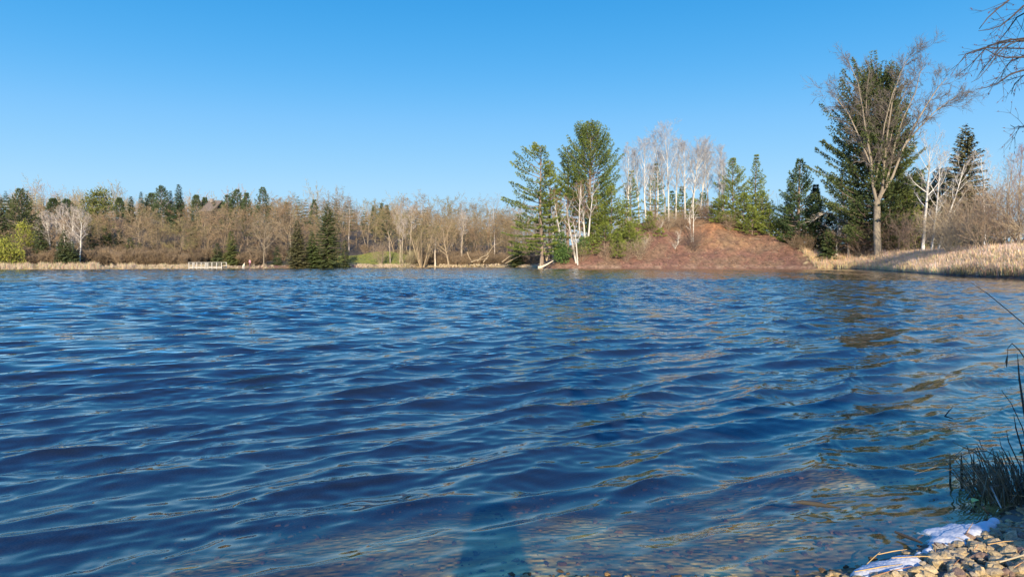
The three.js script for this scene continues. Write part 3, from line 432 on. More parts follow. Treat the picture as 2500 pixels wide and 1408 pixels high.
for (const [px, d, t, r, lab] of [
  [1492, 214, 452, 46, 'bushy young pine on the hill side right of the tallest pine'], [1528, 212, 492, 34, 'bushy young pine low on the slope left of the red earth'], [1476, 209, 545, 34, 'low young pine nearest the water under the tallest pine'], [1556, 211, 540, 24, 'small bright young pine at the left edge of the red earth'],
  [1540, 224, 420, 30, 'dark young pine standing behind the left birches of the hill top'], [1600, 228, 402, 30, 'dark young pine between the middle birches of the hill top'], [1640, 232, 470, 26, 'small pine behind the birch stand, half hidden'], [1716, 232, 470, 24, 'small pine behind the right birches of the stand'], [1612, 214, 560, 16, 'tiny pine seedling on the bare red slope'],
  [1788, 222, 384, 54, 'broad pointed pine on the hill top right of the birch stand'], [1844, 226, 378, 34, 'open topped young pine right of the broad pointed one'], [1836, 214, 505, 36, 'low green pine at the top edge of the red earth'], [1878, 212, 515, 30, 'bright low pine at the right shoulder of the red earth'], [1746, 219, 500, 20, 'low pine at the foot of the broad pointed one']])
  grow('pine', 'pine_tree', lab, 'pine', px, d, t, r, { ...WP, start: .05, nb: 5, miss: .16, gap: .62, el1: .9, upturn: .22, step: .32, bald: .2, vary: .75, profile: [[0, .9], [.2, 1], [.5, .7], [.8, .32], [1, .02]], needle: .3 });
for (const [px, d, t, r, lab] of [[1508, 207, 566, 26, 'low young pine at the water edge of the hill, left of the bright small one'], [1536, 210, 545, 28, 'middle young pine of the slope above the water edge one'], [1456, 214, 470, 40, 'young pine under the right flank of the tallest pine'], [1894, 214, 540, 34, 'low bushy pine at the right shoulder, touching the shaded pine'], [1918, 210, 560, 32, 'lowest bushy pine before the shaded pine'], [1815, 217, 475, 40, 'green pine between the broad pointed one and the open topped one'], [1860, 219, 470, 36, 'green pine behind the right shoulder of the red earth'], [1934, 209, 575, 34, 'small pine at the lower right end of the red slope'], [1585, 216, 520, 22, 'young pine at the left end of the hill crest'], [1690, 227, 485, 24, 'young pine among the leaning right birches'], [1665, 229, 455, 20, 'slim pine behind the middle birches'], [1440, 208, 580, 26, 'low young pine beside the lower leafy bush'], [1766, 218, 478, 36, 'green pine at the left skirt of the broad pointed one']]) grow('pine', 'pine_tree', lab, 'pine', px, d, t, r, { ...WP, start: .03, nb: 5, miss: .14, gap: .6, el1: .9, upturn: .22, step: .32, bald: .15, vary: .75, profile: [[0, .95], [.2, 1], [.5, .72], [.8, .34], [1, .02]], needle: .32 });
for (const [px, d, t, lab] of [[1480, 206, 606, 'thin bare brush at the water left of the red slope'], [1596, 215, 560, 'bare brush on the left upper red slope'], [1665, 219, 530, 'tangled brush under the middle of the birch stand'], [1530, 205, 618, 'low bare brush at the foot of the small bright pine'], [1780, 215, 545, 'dry brush at the right of the upper red lip'], [1940, 205, 600, 'bare brush in the shade at the right end of the red slope'], [1715, 223, 520, 'pale brush on the crest under the right birches'], [1590, 222, 528, 'pale brush on the crest under the left birches'], [1420, 206, 618, 'low brown brush by the lone slim birch'], [1950, 206, 585, 'dark brush below the shaded pine']]) grow('shrub', 'shrub', lab, 'shrub', px, d, t, 24, { bark: [.34, .25, .17], twig: [.38, .27, .17], seed: 90 + px, stems: 8, n: [6, 4, 3, 0] });
grow('round', 'evergreen_shrub', 'dark green leafy bush under the leftmost hill pines', 'bush', 1372, 207, 572, 30, { green: [.04, .085, .02], green2: [.11, .18, .03], count: 2200, lobes: 18, base: 0, stems: 3 });
grow('round', 'evergreen_shrub', 'lower dark green leafy bush behind the lone slim birch', 'bush', 1424, 208, 580, 24, { green: [.04, .085, .02], green2: [.1, .16, .03], count: 1600, lobes: 14, base: 0, stems: 3 });
const RB = { ...BIRCH, twig: [.36, .2, .13], bark: [.66, .6, .52] };
for (const [px, d, t, lean, tp, lab] of [[1408, 206, 455, -.24, 6, 'white birch leaning far left over the leafy bush on the hill'], [1411, 205, 520, -.08, 4, 'lone slim white birch nearest the water on the hill'], [1418, 210, 420, -.07, 6, 'white birch stem in the left of the dense clump before the tallest pine'], [1428, 211, 428, -.02, 6, 'white birch stem in the middle of the dense clump before the tallest pine'], [1434, 210, 414, .05, 6, 'white birch stem rightmost in the dense clump before the tallest pine'], [1374, 212, 440, -.05, 4, 'thin birch between the leftmost hill pine and the birch clump'], [1352, 213, 470, -.1, 4, 'thin grey birch crossing the second trunk pine']])
  grow('bare', 'birch_tree', lab, 'birch', px, d, t, 26, { ...RB, lean, trunkPx: tp, fork: .38, n: [10, 5, 4, 3] }, 'birches before the hill pines');
const HB = { ...BIRCH, bark: [.7, .64, .56], twig: [.43, .42, .43], fork: .34, n: [20, 7, 6, 4], a0: .8, a1: .4, up: .14, twigR: .0115 };
for (const [px, d, t, lean, hw, lab] of [
  [1536, 223, 330, -.03, 22, 'leftmost white birch of the stand on the hill top'], [1578, 222, 318, -.11, 26, 'white birch leaning left on the hill top, second of the stand'], [1588, 226, 385, 0, 14, 'short straight birch in the left half of the stand'], [1603, 226, 298, .01, 26, 'tall birch left of the highest one of the stand'],
  [1632, 225, 290, .0, 34, 'highest white birch of the hill top stand'], [1626, 228, 350, -.03, 18, 'thin darker birch beside the highest one'], [1650, 228, 320, .02, 22, 'thin birch right of the highest one'], [1672, 226, 322, .035, 20, 'birch just right of the middle of the stand'], [1684, 227, 318, .06, 24, 'birch leaning right from the middle of the stand'],
  [1688, 226, 345, .1, 22, 'birch leaning furthest right from the same foot'], [1708, 229, 330, .04, 24, 'birch in the right half of the stand, full crowned'], [1728, 230, 348, .05, 20, 'thin birch near the right end of the stand'], [1752, 229, 335, .06, 20, 'rightmost tall birch of the stand'], [1762, 221, 372, .07, 12, 'pale dead topped birch touching the broad pointed pine'], [1560, 228, 345, .02, 18, 'thin birch between the two leftmost of the stand']])
  grow('bare', 'birch_tree', lab, 'birch', px, d, t, hw, { ...HB, lean, trunkPx: 4.2, spread: hw * 1.25 * d * K / FPX }, 'birch stand on top of the red hill');
for (const [px, d, t, lean, lab] of [[1692, 212, 480, .04, 'white birch with three stems on the red slope, right stem'], [1688, 212, 500, -.03, 'white birch with three stems on the red slope, left stem'], [1655, 211, 565, .02, 'small birch sapling on the red slope left of the three stems'], [1575, 210, 585, -.06, 'bare brown sapling at the left of the red slope'], [1648, 209, 600, .08, 'thin leaning sapling low on the red slope'], [1614, 216, 545, 0, 'pale straight sapling at the upper edge of the red slope']])
  grow('bare', 'birch_tree', lab, 'birch', px, d, t, 15, { ...BIRCH, twig: [.45, .34, .24], lean, trunkPx: 3.6, n: [9, 4, 3, 0] });
for (const [px, d, t, lab] of [[1697, 208, 575, 'dark twiggy shrub at the foot of the three stemmed birch'], [1562, 206, 600, 'thin brown shrub near the water under the bright young pine'], [1868, 230, 472, 'fan of bare brush on the hill crest right of the pines'], [1905, 230, 478, 'bare brush on the crest touching the shaded pine'], [1630, 218, 538, 'grey brush at the foot of the birch stand'], [1730, 220, 545, 'dry brush on the upper lip of the red earth']])
  grow('shrub', 'shrub', lab, 'shrub', px, d, t, 26, { ...(px < 1850 && px > 1690 ? { bark: [.2, .14, .1], twig: [.25, .17, .12] } : { bark: [.42, .33, .22], twig: [.45, .34, .22] }), seed: 40 + px });
grow('pine', 'pine_tree', 'dark shaded pine at the right end of the red hill', 'pine', 1950, 206, 394, 58, { green: [.035, .07, .024], green2: [.1, .15, .04], trunkPx: 10, start: .1, nb: 6, gap: .6, el1: 1, profile: [[0, .8], [.2, 1], [.5, .7], [.8, .4], [1, .1]] });

// --- the right bank
grow('pine', 'pine_tree', 'huge dark pine behind the big bare tree on the right bank', 'pine', 2140, 192, 190, 116, { green: [.05, .085, .026], green2: [.17, .2, .055], trunkPx: 18, start: .06, nb: 7, miss: .04, lop: .22, lopA: Math.PI, gap: .7, step: .32, needle: .36, blades: 8, bald: .14, el1: .95, profile: [[0, .8], [.2, 1], [.45, 1], [.62, .85], [.8, .7], [.92, .55], [1, .25]] });
{
  const o = { bark: [.3, .245, .18], twig: [.2, .165, .135] }, s = spot(2145, 183, 130), g = { seed: 9, h: 9, r: 10 * s.m, ...o };
  const t = thing('bare_tree', 'big bare tree with a pale forked trunk, tallest on the right bank', 'tree', s.p), rnd = rng(909), m = s.m, crown = new MB(), tr = .016;
  const P = (px, py) => [(px - 2145) * m, (615 - py) * m * s.h / ((615 - 130) * m), 0];
  const trunk = new MB(); trunk.tube([[0, -.4, 0], P(2145, 605), P(2141, 560), P(2140, 500), P(2139, 478)].map((p, i) => [p[0], i ? p[1] : -.4, 0]), [11.5 * m, 9.5 * m, 8.6 * m, 8 * m, 8.4 * m], 10, (k) => mul(o.bark, .95 + .12 * vnoise(k * 60, 2))); part('trunk', trunk.geo(), M.bark, t);
  const L = [[[2139, 480], [2128, 440], [2122, 380], [2110, 330], [2098, 260], [2085, 200], [2060, 150]], [[2140, 480], [2132, 455], [2131, 380], [2118, 300], [2120, 220], [2130, 160]], [[2140, 480], [2150, 450], [2152, 390], [2156, 320], [2165, 240], [2180, 180], [2195, 135]], [[2141, 482], [2160, 445], [2172, 400], [2185, 340], [2205, 280], [2235, 220], [2250, 160]], [[2150, 462], [2175, 420], [2200, 350], [2224, 300], [2252, 250], [2278, 210], [2296, 190]], [[2133, 440], [2140, 380], [2146, 300], [2160, 230], [2185, 160], [2205, 140]], [[2122, 390], [2095, 320], [2075, 270], [2055, 240], [2035, 215]], [[2205, 345], [2232, 310], [2268, 270], [2300, 245], [2322, 232]], [[2152, 390], [2175, 330], [2190, 270], [2225, 200], [2275, 150]]];
  const sub = (p, d, len, r, lvl) => {
    const n = lvl === 1 ? 4 : 2, pts = [p], rad = [r]; let dd = d; for (let k = 1; k <= n; k++) { dd = nudge(dd, rnd, .35, .07); const q = pts[k - 1]; pts.push([q[0] + dd[0] * len / n, q[1] + dd[1] * len / n, q[2] + dd[2] * len / n]); rad.push(k === n && lvl === 3 ? 0 : Math.max(tr * .7, r * (1 - .75 * k / n))); }
    crown.tube(pts, rad, 3, mul(o.twig, .8 + .4 * rnd())); if (lvl < 3) for (let k = 0; k < (lvl === 1 ? 8 : 6); k++) { const t2 = lerp(.2, 1, rnd()), i = Math.min(n - 1, Math.floor(t2 * n)), a = pts[i], b = pts[i + 1], g2 = t2 * n - i; sub([lerp(a[0], b[0], g2), lerp(a[1], b[1], g2), lerp(a[2], b[2], g2)], swing(norm([b[0] - a[0], b[1] - a[1], b[2] - a[2]]), .35 + .6 * rnd(), rnd() * 6.28), len * .55 * (.6 + .7 * rnd()), Math.max(tr, r * .5), lvl + 1); }
  };
  L.forEach((line, li) => {
    const zt = [.3, -.9, .8, -.5, .5, 1.4, -1, .8, -1.3][li] * 2.2, pts = line.map(([x, y], k) => { const p = P(x, y); return [p[0], p[1], zt * k / (line.length - 1)]; }), r0 = [4.2, 3, 4, 3.6, 3.6, 2.2, 2.4, 2.2, 2.2][li] * m, rad = pts.map((_, k) => Math.max(.02, r0 * (1 - .88 * k / (pts.length - 1)))), mb = new MB(); mb.tube(pts, rad, 6, mul(o.bark, .85 + .3 * rnd())); part('limb', mb.geo(), M.bark, t);
    for (let k = 0; k < 24; k++) { const u = lerp(.26, 1, (k + rnd()) / 24) * (pts.length - 1), i = Math.min(pts.length - 2, Math.floor(u)), g2 = u - i, a = pts[i], b = pts[i + 1]; sub([lerp(a[0], b[0], g2), lerp(a[1], b[1], g2), lerp(a[2], b[2], g2)], swing(norm([b[0] - a[0], b[1] - a[1], b[2] - a[2]]), .4 + .65 * rnd(), rnd() * 6.28), (1.5 + 2.3 * rnd()), lerp(rad[i], rad[i + 1], g2) * .45 + .008, 1); }
  });
  part('crown', crown.geo(), M.twig, t);
}
const GREY = { bark: [.5, .44, .36], twig: [.5, .42, .34], n: [14, 6, 5, 4] };
grow('bare', 'bare_tree', 'grey twiggy tree in front of the shaded pine on the right bank', 'tree', 2042, 196, 470, 52, { ...GREY, trunkPx: 7, fork: .3, n: [13, 6, 5, 3], a0: 1.2, hk: .8 });
grow('bare', 'birch_tree', 'slim white birch trunk in shade between grey tree and big bare tree', 'birch', 2048, 198, 545, 16, { ...BIRCH, trunkPx: 4.5, n: [5, 3, 2, 0] });
grow('bare', 'bare_tree', 'dark slim trunk left of the big bare tree', 'tree', 2074, 193, 385, 26, { bark: [.24, .2, .16], twig: [.3, .25, .2], trunkPx: 6, fork: .45, n: [10, 4, 3, 2] });
{ // pale bent limb that reaches out to the left
  const s = spot(2060, 197, 500), m = s.m, t = thing('fallen_limb', 'pale bent limb arching to the left below the grey twiggy tree', 'limb', s.p), rnd = rng(55), mb = new MB(), tw = new MB(), Q = (px, py, z) => [(px - 2060) * m, at(px, py, 197 * K)[1] - s.p[1], z];
  mb.tube([[.95, -.1, -.2], Q(2072, 545, .1), Q(2064, 518, .3), Q(2040, 508, .5), Q(2020, 514, .7), Q(1995, 528, .9), Q(1972, 545, 1)], [.8 * m, 1.1 * m, 1.1 * m, 1 * m, .8 * m, .6 * m, .2 * m], 5, [.68, .6, .5]); part('trunk', mb.geo(), M.bark, t);
  for (let k = 0; k < 42; k++) { const f = rnd(), px = lerp(2045, 1970, f), py = lerp(510, 545, f * f), p = Q(px, py, .5 + .5 * f), d = norm([-.5 + (rnd() - .5) * 1.2, -.6 + rnd() * .7, (rnd() - .5)]), l = .6 + 1.3 * rnd(), q = [p[0] + d[0] * l, p[1] + d[1] * l, p[2] + d[2] * l]; tw.tube([p, [(p[0] + q[0]) / 2, (p[1] + q[1]) / 2 + .12, (p[2] + q[2]) / 2], q], [.03, .02, 0], 3, [.56, .48, .38]); for (let j = 0; j < 3; j++) { const e = norm([d[0] + (rnd() - .5), d[1] + (rnd() - .5), d[2] + (rnd() - .5)]); tw.tube([q, [q[0] + e[0] * .7, q[1] + e[1] * .7, q[2] + e[2] * .7]], [.016, 0], 3, [.5, .42, .33]); } }
  part('twigs', tw.geo(), M.twig, t);
}
grow('spruce', 'spruce_tree', 'small spruce in shade at the grass edge below the bent limb', 'spruce', 2022, 196, 556, 26, { green: [.05, .08, .025], green2: [.14, .17, .045] });
for (const [px, d, t, r, lab] of [[1990, 212, 455, 40, 'dark pine right behind the shaded pine at the hill end'], [2026, 206, 520, 34, 'low dark pine behind the grey twiggy tree'], [2092, 204, 470, 44, 'dark pine low behind the big pale forked trunk'], [2240, 204, 428, 72, 'dark pine deep behind the white birch on the right bank'], [2352, 200, 450, 90, 'dark pine low behind the pointed olive spruce'], [1925, 222, 500, 30, 'young dark pine left behind the shaded pine']]) grow('pine', 'pine_tree', lab, 'pine', px, d, t, r, { green: [.03, .055, .02], green2: [.085, .11, .035], start: .02, nb: 7, gap: .5, miss: 0, bald: .1, profile: [[0, 1], [.3, .9], [.6, .6], [1, .06]] });
for (const [px, d, t, h2, lab] of [[1965, 203, 590, 26, 'dark brush at the shaded end of the red slope'], [2090, 194, 580, 30, 'brown brush left behind the big pale trunk'], [2060, 196, 570, 34, 'dark brush under the grey twiggy tree'], [2165, 190, 560, 40, 'brown brush right behind the big pale trunk']]) grow('shrub', 'shrub', lab, 'shrub', px, d, t, h2, { bark: [.2, .15, .1], twig: [.26, .18, .11], stems: 10, n: [7, 4, 4, 0], seed: 30 + px });
for (const [px, d, t, r, lab] of [[2206, 190, 462, 50, 'bright green low boughs right of the big pale trunk'], [2188, 194, 400, 40, 'dark pine filling the gap right of the huge pine'], [2300, 192, 418, 76, 'dark pine behind the leaning birch']]) grow('pine', 'pine_tree', lab, 'pine', px, d, t, r, { ...(px === 2206 ? WP : { green: [.035, .06, .022], green2: [.1, .12, .04] }), start: .08, nb: 6, gap: .6, profile: [[0, .9], [.3, 1], [.6, .7], [1, .15]] });
grow('bare', 'birch_tree', 'white birch with a thick bright trunk and wide crown on the right bank', 'birch', 2254, 172, 300, 62, { ...BIRCH, bark: [.74, .69, .61], twig: [.48, .43, .38], trunkPx: 9, fork: .42, a0: 1.2, a1: .6, n: [14, 6, 5, 3] });
grow('bare', 'birch_tree', 'white birch leaning right, left stem, above the brown brush', 'birch', 2272, 160, 345, 46, { ...BIRCH, bark: [.8, .73, .62], twig: [.58, .5, .42], trunkPx: 6, lean: .16, fork: .35, a0: 1, n: [13, 6, 4, 3] });
grow('bare', 'birch_tree', 'white birch leaning further right with long slanting limbs', 'birch', 2288, 156, 350, 48, { ...BIRCH, bark: [.8, .73, .62], twig: [.58, .5, .42], trunkPx: 6, lean: .24, fork: .3, a0: 1, n: [13, 6, 4, 3] });
grow('spruce', 'spruce_tree', 'pointed olive spruce behind the leaning birches', 'spruce', 2352, 182, 298, 86, { green: [.09, .09, .035], green2: [.27, .24, .1], spray: .7 });
grow('bare', 'birch_tree', 'forked white birch over the brush toward the right edge', 'birch', 2405, 160, 338, 40, { ...BIRCH, bark: [.75, .7, .62], twig: [.56, .48, .42], trunkPx: 6, lean: .06, fork: .3, n: [14, 6, 4, 3] });
for (const [px, d, t, hw, tw, lab] of [[2488, 172, 316, 34, [.36, .22, .24], 'bare tree with purple red twigs by the right edge'], [2452, 178, 345, 30, [.45, .37, .33], 'bare grey tree left of the purple twigged one'], [2225, 202, 395, 40, [.36, .27, .2], 'brown bare tree behind the white birch trunk'], [2530, 160, 365, 40, [.42, .33, .25], 'bare tree cut off by the right edge']])
  grow('bare', 'bare_tree', lab, 'tree', px, d, t, hw, { bark: [.42, .35, .28], twig: tw, trunkPx: 6, fork: .3, a0: .7, a1: .3, up: .18, n: [14, 6, 5, 3] });
for (const [px, d, t, h2, c, lab] of [
  [2195, 183, 540, 44, 0, 'low dark brown brush right of the big pale trunk'], [2240, 174, 528, 44, 0, 'dark brown brush under the white birch trunk'], [2110, 190, 575, 34, 0, 'small brown brush left of the big pale trunk'], [2290, 150, 540, 50, 1, 'tan brush at the foot of the leaning birches'], [2335, 140, 522, 56, 1, 'tall tan brush in the middle of the right bank'],
  [2375, 134, 470, 54, 2, 'brown brush left of the forked birch foot'], [2420, 130, 430, 60, 1, 'tall tan brush under the forked birch'], [2465, 124, 420, 60, 2, 'brown brush near the right edge of the bank'], [2500, 116, 450, 60, 0, 'dark brush at the right edge above the straw grass'], [2320, 128, 545, 40, 1, 'low tan brush at the edge of the straw grass'], [2400, 118, 515, 46, 2, 'low brown brush over the straw grass'], [2545, 112, 440, 70, 1, 'tall brush running out of the right edge']]) {
  grow('shrub', 'shrub', lab, 'shrub', px, d, t, h2, { bark: [[.26, .19, .14], [.44, .34, .22], [.34, .25, .17]][c], twig: [[.3, .2, .14], [.47, .35, .21], [.4, .28, .17]][c], stems: 10, n: [7, 4, 4, 0], twigR: .014, seed: 60 + px });
}
// ---------------------------------------------------------------- grass, reeds and litter (stuff)
function bladeTuft(seed, n, h, spread, lean, c0, c1, w = .012) { const rnd = rng(seed), mb = new MB(); for (let k = 0; k < n; k++) { const a = rnd() * 6.283, r = spread * Math.sqrt(rnd()), x = Math.cos(a) * r, z = Math.sin(a) * r, L = h * (.55 + .6 * rnd()), b = lean * (rnd() + .15), a2 = a + (rnd() - .5) * 1.6, tx = x + Math.cos(a2) * L * b, tz = z + Math.sin(a2) * L * b, my = L * .6, mx = lerp(x, tx, .38), mz = lerp(z, tz, .38), ww = w * (.7 + .6 * rnd()), ox = -Math.sin(a2) * ww, oz = Math.cos(a2) * ww, c = [0, 1, 2].map((i) => lerp(c0[i], c1[i], rnd())), ty = L * (1 - b * .35); mb.tri([x - ox, -.06, z - oz], [x + ox, -.06, z + oz], [mx + ox * .8, my, mz + oz * .8], c); mb.tri([x - ox, -.06, z - oz], [mx + ox * .8, my, mz + oz * .8], [mx - ox * .8, my, mz - oz * .8], c); mb.tri([mx - ox * .8, my, mz - oz * .8], [mx + ox * .8, my, mz + oz * .8], [tx, ty, tz], c); } return mb.geo(); }
const stuffOf = globalThis.stuffOf, m4 = globalThis.m4;
{
  const rnd = rng(4242), tuft = bladeTuft(1, 30, .8, .3, .55, [.66, .54, .3], [.95, .83, .54], .0125), ms = [], cs = [], brown = [], bcs = [];
  for (let k = 0; k < 160000 && ms.length < 15000; k++) {
    const x = lerp(24, 74, rnd()), d = lerp(38, 160, rnd()); if (x / d > .76) continue; const sd = shoreDist(x, d); if (sd < .05 || sd > 19) continue; const S = sd / K, X = x / K, D = d / K;
    if (Math.max(ss(36, 62, X) * (1 - ss(180, 198, D)), ss(74, 82, X)) < .45) continue; const far = ss(80, 130, d), n = fbm(x * .25, d * .25, 3);
    if (rnd() < ss(7, 19, sd) * .8) continue;
    const dark = sd < .6 && rnd() < .8 && d < 72 || n > .66 && rnd() < .3, s = (.4 + 1.0 * rnd() * rnd() + .2 * rnd()) * (1 + .35 * far) * (.7 + .6 * n), v = dark ? .3 + .25 * rnd() : .8 + .3 * rnd();
    ms.push(m4([x, ground(x, d, sd), -d], rnd() * 6.28, s * 1.25, s * (dark ? .8 : 1))); cs.push(new THREE.Color(v, v * .95, v * .85));
  }
  for (let k = 0, n = 0; k < 30000 && n < 4500; k++) { const d = 4.3 + 36 * Math.pow(rnd(), 1.7), x = d * .71 + (1 + d * .12) * 2.2 * rnd(), sd = shoreDist(x, d); if (sd < .25 || sd > 7) continue; n++; const s = .35 + .5 * rnd(), v = .7 + .4 * rnd(); ms.push(m4([x, ground(x, d, sd), -d], rnd() * 6.28, s, s * .8)); cs.push(new THREE.Color(v, v * .95, v * .85)); }
  stuffOf('dry_grass', 'straw coloured dry grass thick on the bank along the right shore', tuft, M.grass, ms, cs);
  const reed = bladeTuft(2, 20, .8, .3, .35, [.48, .39, .23], [.74, .63, .44], .016), rm = [], rc = [];
  for (let k = 0; k < 5200; k++) { const px = lerp(-60, 1335, rnd()), shore = piece([[0, 185], [250, 194], [450, 203], [600, 210], [850, 240], [1000, 262], [1240, 274], [1335, 230]], px), d = (shore - 3 + rnd() * 9) * K, p = at(px, 640, d), sd = shoreDist(p[0], d); if (sd < -.3 || sd > 3.2) continue; if (px > 560 && px < 720 && rnd() < .8) continue; const pn = vnoise(px * .035, 3) * .6 + vnoise(px * .11, 8) * .4; if (rnd() > ss(.25, .7, pn) + .12) continue; const tall = (px < 330 ? 1.15 : .65) * (.55 + .8 * pn), s = tall * (.5 + .6 * rnd()), v = .75 + .4 * rnd(); rm.push(m4([p[0], ground(p[0], d, sd), -d], rnd() * 6.28, s, s)); rc.push(new THREE.Color(v, v * .96, v * .9)); }
  stuffOf('reeds', 'pale dry reeds and cattails in a strip along the far shore', reed, M.grass, rm, rc);
  const lg = bladeTuft(3, 22, .22, .3, .6, [.16, .2, .05], [.34, .34, .1], .014), lm = [];
  for (let k = 0; k < 9000; k++) { const x = lerp(-60, -24, rnd()), d = lerp(182, 216, rnd()), sd = shoreDist(x, d); if (sd < 3 || sd > 26) continue; if (rnd() > Math.exp(-((x / K + 47) ** 2) / 160)) continue; lm.push(m4([x, ground(x, d, sd), -d], rnd() * 6.28, .8 + .5 * rnd())); }
  stuffOf('lawn_grass', 'short green grass on the rounded mound of the far shore', lg, M.grass, lm);
  // leaves, sticks and stones on the red slope
  const lf = new MB(); lf.tri([-.09, .02, 0], [.09, .05, .03], [0, .1, -.12], [.62, .48, .34]); lf.tri([-.06, .1, .06], [.08, .02, .08], [.02, .05, -.08], [.5, .36, .24]);
  const st = new MB(); st.tube([[-.5, .05, 0], [0, .12, .05], [.55, .06, -.04]], [.022, .018, .008], 3, [.42, .32, .22]);
  const sm = [], sc = [], km = [];
  for (let k = 0; k < 9000; k++) { const x = lerp(5, 66, rnd()), d = lerp(140, 166, rnd()), sd = shoreDist(x, d); if (sd < .1 || sd > 15) continue; const p = [x, ground(x, d, sd), -d]; if (rnd() < .06) km.push(m4(p, rnd() * 6.28, .6 + 1.6 * rnd())); else { const v = rnd(); if (rnd() > .35 + .65 * Math.exp(-sd / 4)) continue; sm.push(m4(p, rnd() * 6.28, .5 + 1.1 * rnd())); sc.push(new THREE.Color(.5 + .8 * v, .42 + .75 * v, .36 + .68 * v)); } }
  stuffOf('leaf_litter', 'pale fallen leaves scattered over the red slope', lf.geo(), M.grass, sm, sc);
  stuffOf('fallen_sticks', 'small dead sticks lying over the red slope', st.geo(), M.bark, km);
}
// ---------------------------------------------------------------- fallen wood on the far shore
function branchThing(name, label, category, d0, lines, col, tw = 0, seed = 5) {
  const first = lines[0][0], s = spot(first[0], d0, first[1] - 5), o = [at(first[0], first[1], d0 * K)[0], s.p[1], -d0 * K], t = thing(name, label, category, o), mb = new MB(), rnd = rng(seed), c2 = new MB();
  lines.forEach((ln) => { const z0 = (rnd() - .5) * .8, pts = ln.map(([x, y], i) => { const p = at(x, y, d0 * K); return [p[0] - o[0], p[1] - o[1], z0 * i]; }), m = d0 * K / FPX, w = ln.w ?? 1.2; mb.tube(pts, pts.map((_, i) => w * m * (1 - .75 * i / (pts.length - 1))), 5, mul(col, .85 + .3 * rnd())); for (let k = 0; k < tw; k++) { const i = Math.floor(rnd() * (pts.length - 1)), f = rnd(), p = [0, 1, 2].map((q) => lerp(pts[i][q], pts[i + 1][q], f)), dd = norm([rnd() - .5, rnd() * .8, rnd() - .5]), l = .5 + rnd() * 1.2; c2.tube([p, [p[0] + dd[0] * l, p[1] + dd[1] * l, p[2] + dd[2] * l]], [.025, 0], 3, col); } });
  part('trunk', mb.geo(), M.bark, t); if (tw) part('twigs', c2.geo(), M.twig, t); return t;
}
const PALE = [.5, .39, .25];
branchThing('fallen_tree', 'pale dead tree lying with its roots up by the middle shore', 'fallen tree', 263, [[[1165, 638], [1175, 628], [1190, 622], [1205, 600], [1222, 592]], [[1150, 640], [1165, 634], [1190, 632]], [[1140, 615], [1146, 630], [1152, 638]], [[1180, 640], [1192, 625], [1188, 612]]], PALE, 8, 11);
branchThing('fallen_branch', 'pale fallen branch leaning at the water left of the leftmost hill pine', 'branch', 258, [[[1225, 640], [1245, 625], [1262, 618]], [[1232, 644], [1250, 634], [1275, 622]]], PALE, 6, 12);
branchThing('fallen_log', 'bleached log slanting out of the water under the leftmost hill pine', 'log', 205, [Object.assign([[1314, 653], [1322, 652], [1336, 645], [1351, 636]], { w: 4 }), [[1322, 652], [1318, 645], [1321, 640]]], [.7, .58, .42], 3, 13);
branchThing('leaning_sapling', 'pale leaning dead sapling behind the bleached log', 'sapling', 208, [[[1334, 636], [1332, 618], [1328, 606]], [[1335, 637], [1338, 622], [1334, 612]]], PALE, 3, 14);
branchThing('fallen_branch', 'pale branch sticking out of the water before the right grass bank', 'branch', 166, [Object.assign([[2162, 657], [2168, 650], [2174, 645]], { w: 2.4 })], [.72, .6, .42], 0, 15);
branchThing('fallen_branch', 'crooked pale branch in the grass at the far right edge', 'branch', 92, [[[2488, 668], [2494, 660], [2500, 648], [2508, 640]], [[2484, 655], [2494, 658], [2505, 656]]], [.6, .5, .36], 3, 16);
{ const s = spot(934, 258, 594), t = thing('post', 'thin dark post standing in the shrub on the far shore', 'post', s.p), mb = new MB(); mb.tube([[0, -.3, 0], [0, s.h, 0]], [.09, .08], 6, [.12, .1, .08]); part('pole', mb.geo(), M.bark, t); const b = new MB(); b.tube([[-.5, s.h * .72, 0], [.55, s.h * .75, 0]], [.06, .05], 5, [.12, .1, .08]); part('crossbar', b.geo(), M.bark, t); }

// ---------------------------------------------------------------- fishing dock
{
  const d = 200 * K, p0 = at(466, 650, d), p1 = at(547, 650, d), len = p1[0] - p0[0], t = thing('fishing_dock', 'white railed fishing dock at the water left of the two people', 'dock', [p0[0], 0, -d]), box = (name, w, h, l, x, y, z, m = M.paintWhite) => { const q = part(name, new THREE.BoxGeometry(w, h, l), m, t); q.position.set(x, y, z); return q; };
  const planks = 22; const wood = new THREE.MeshStandardMaterial({ color: new THREE.Color(.42, .36, .28), roughness: .9 });
  const pg = new THREE.BoxGeometry(len / planks - .03, .07, 2.2); for (let k = 0; k < planks; k++) { const q = part('plank', pg, wood, t); q.position.set((k + .5) * len / planks, .34, 0); }
  box('beam', len, .16, .1, len / 2, .225, 1.05); box('beam', len, .16, .1, len / 2, .225, -1.05);
  for (const f of [0.01, .13, .25, .38, .5, .58, .7, .84, .99]) { box('post', .12, 1.35, .12, f * len, .45, 1.16); }
  for (const f of [0.01, .38, .7, .99]) box('post', .12, 1.35, .12, f * len, .45, -1.16);
  box('rail', len + .1, .07, .1, len / 2, 1.16, 1.16); box('rail', len + .1, .05, .06, len / 2, .8, 1.16); box('rail', len + .1, .07, .1, len / 2, 1.16, -1.16);
}
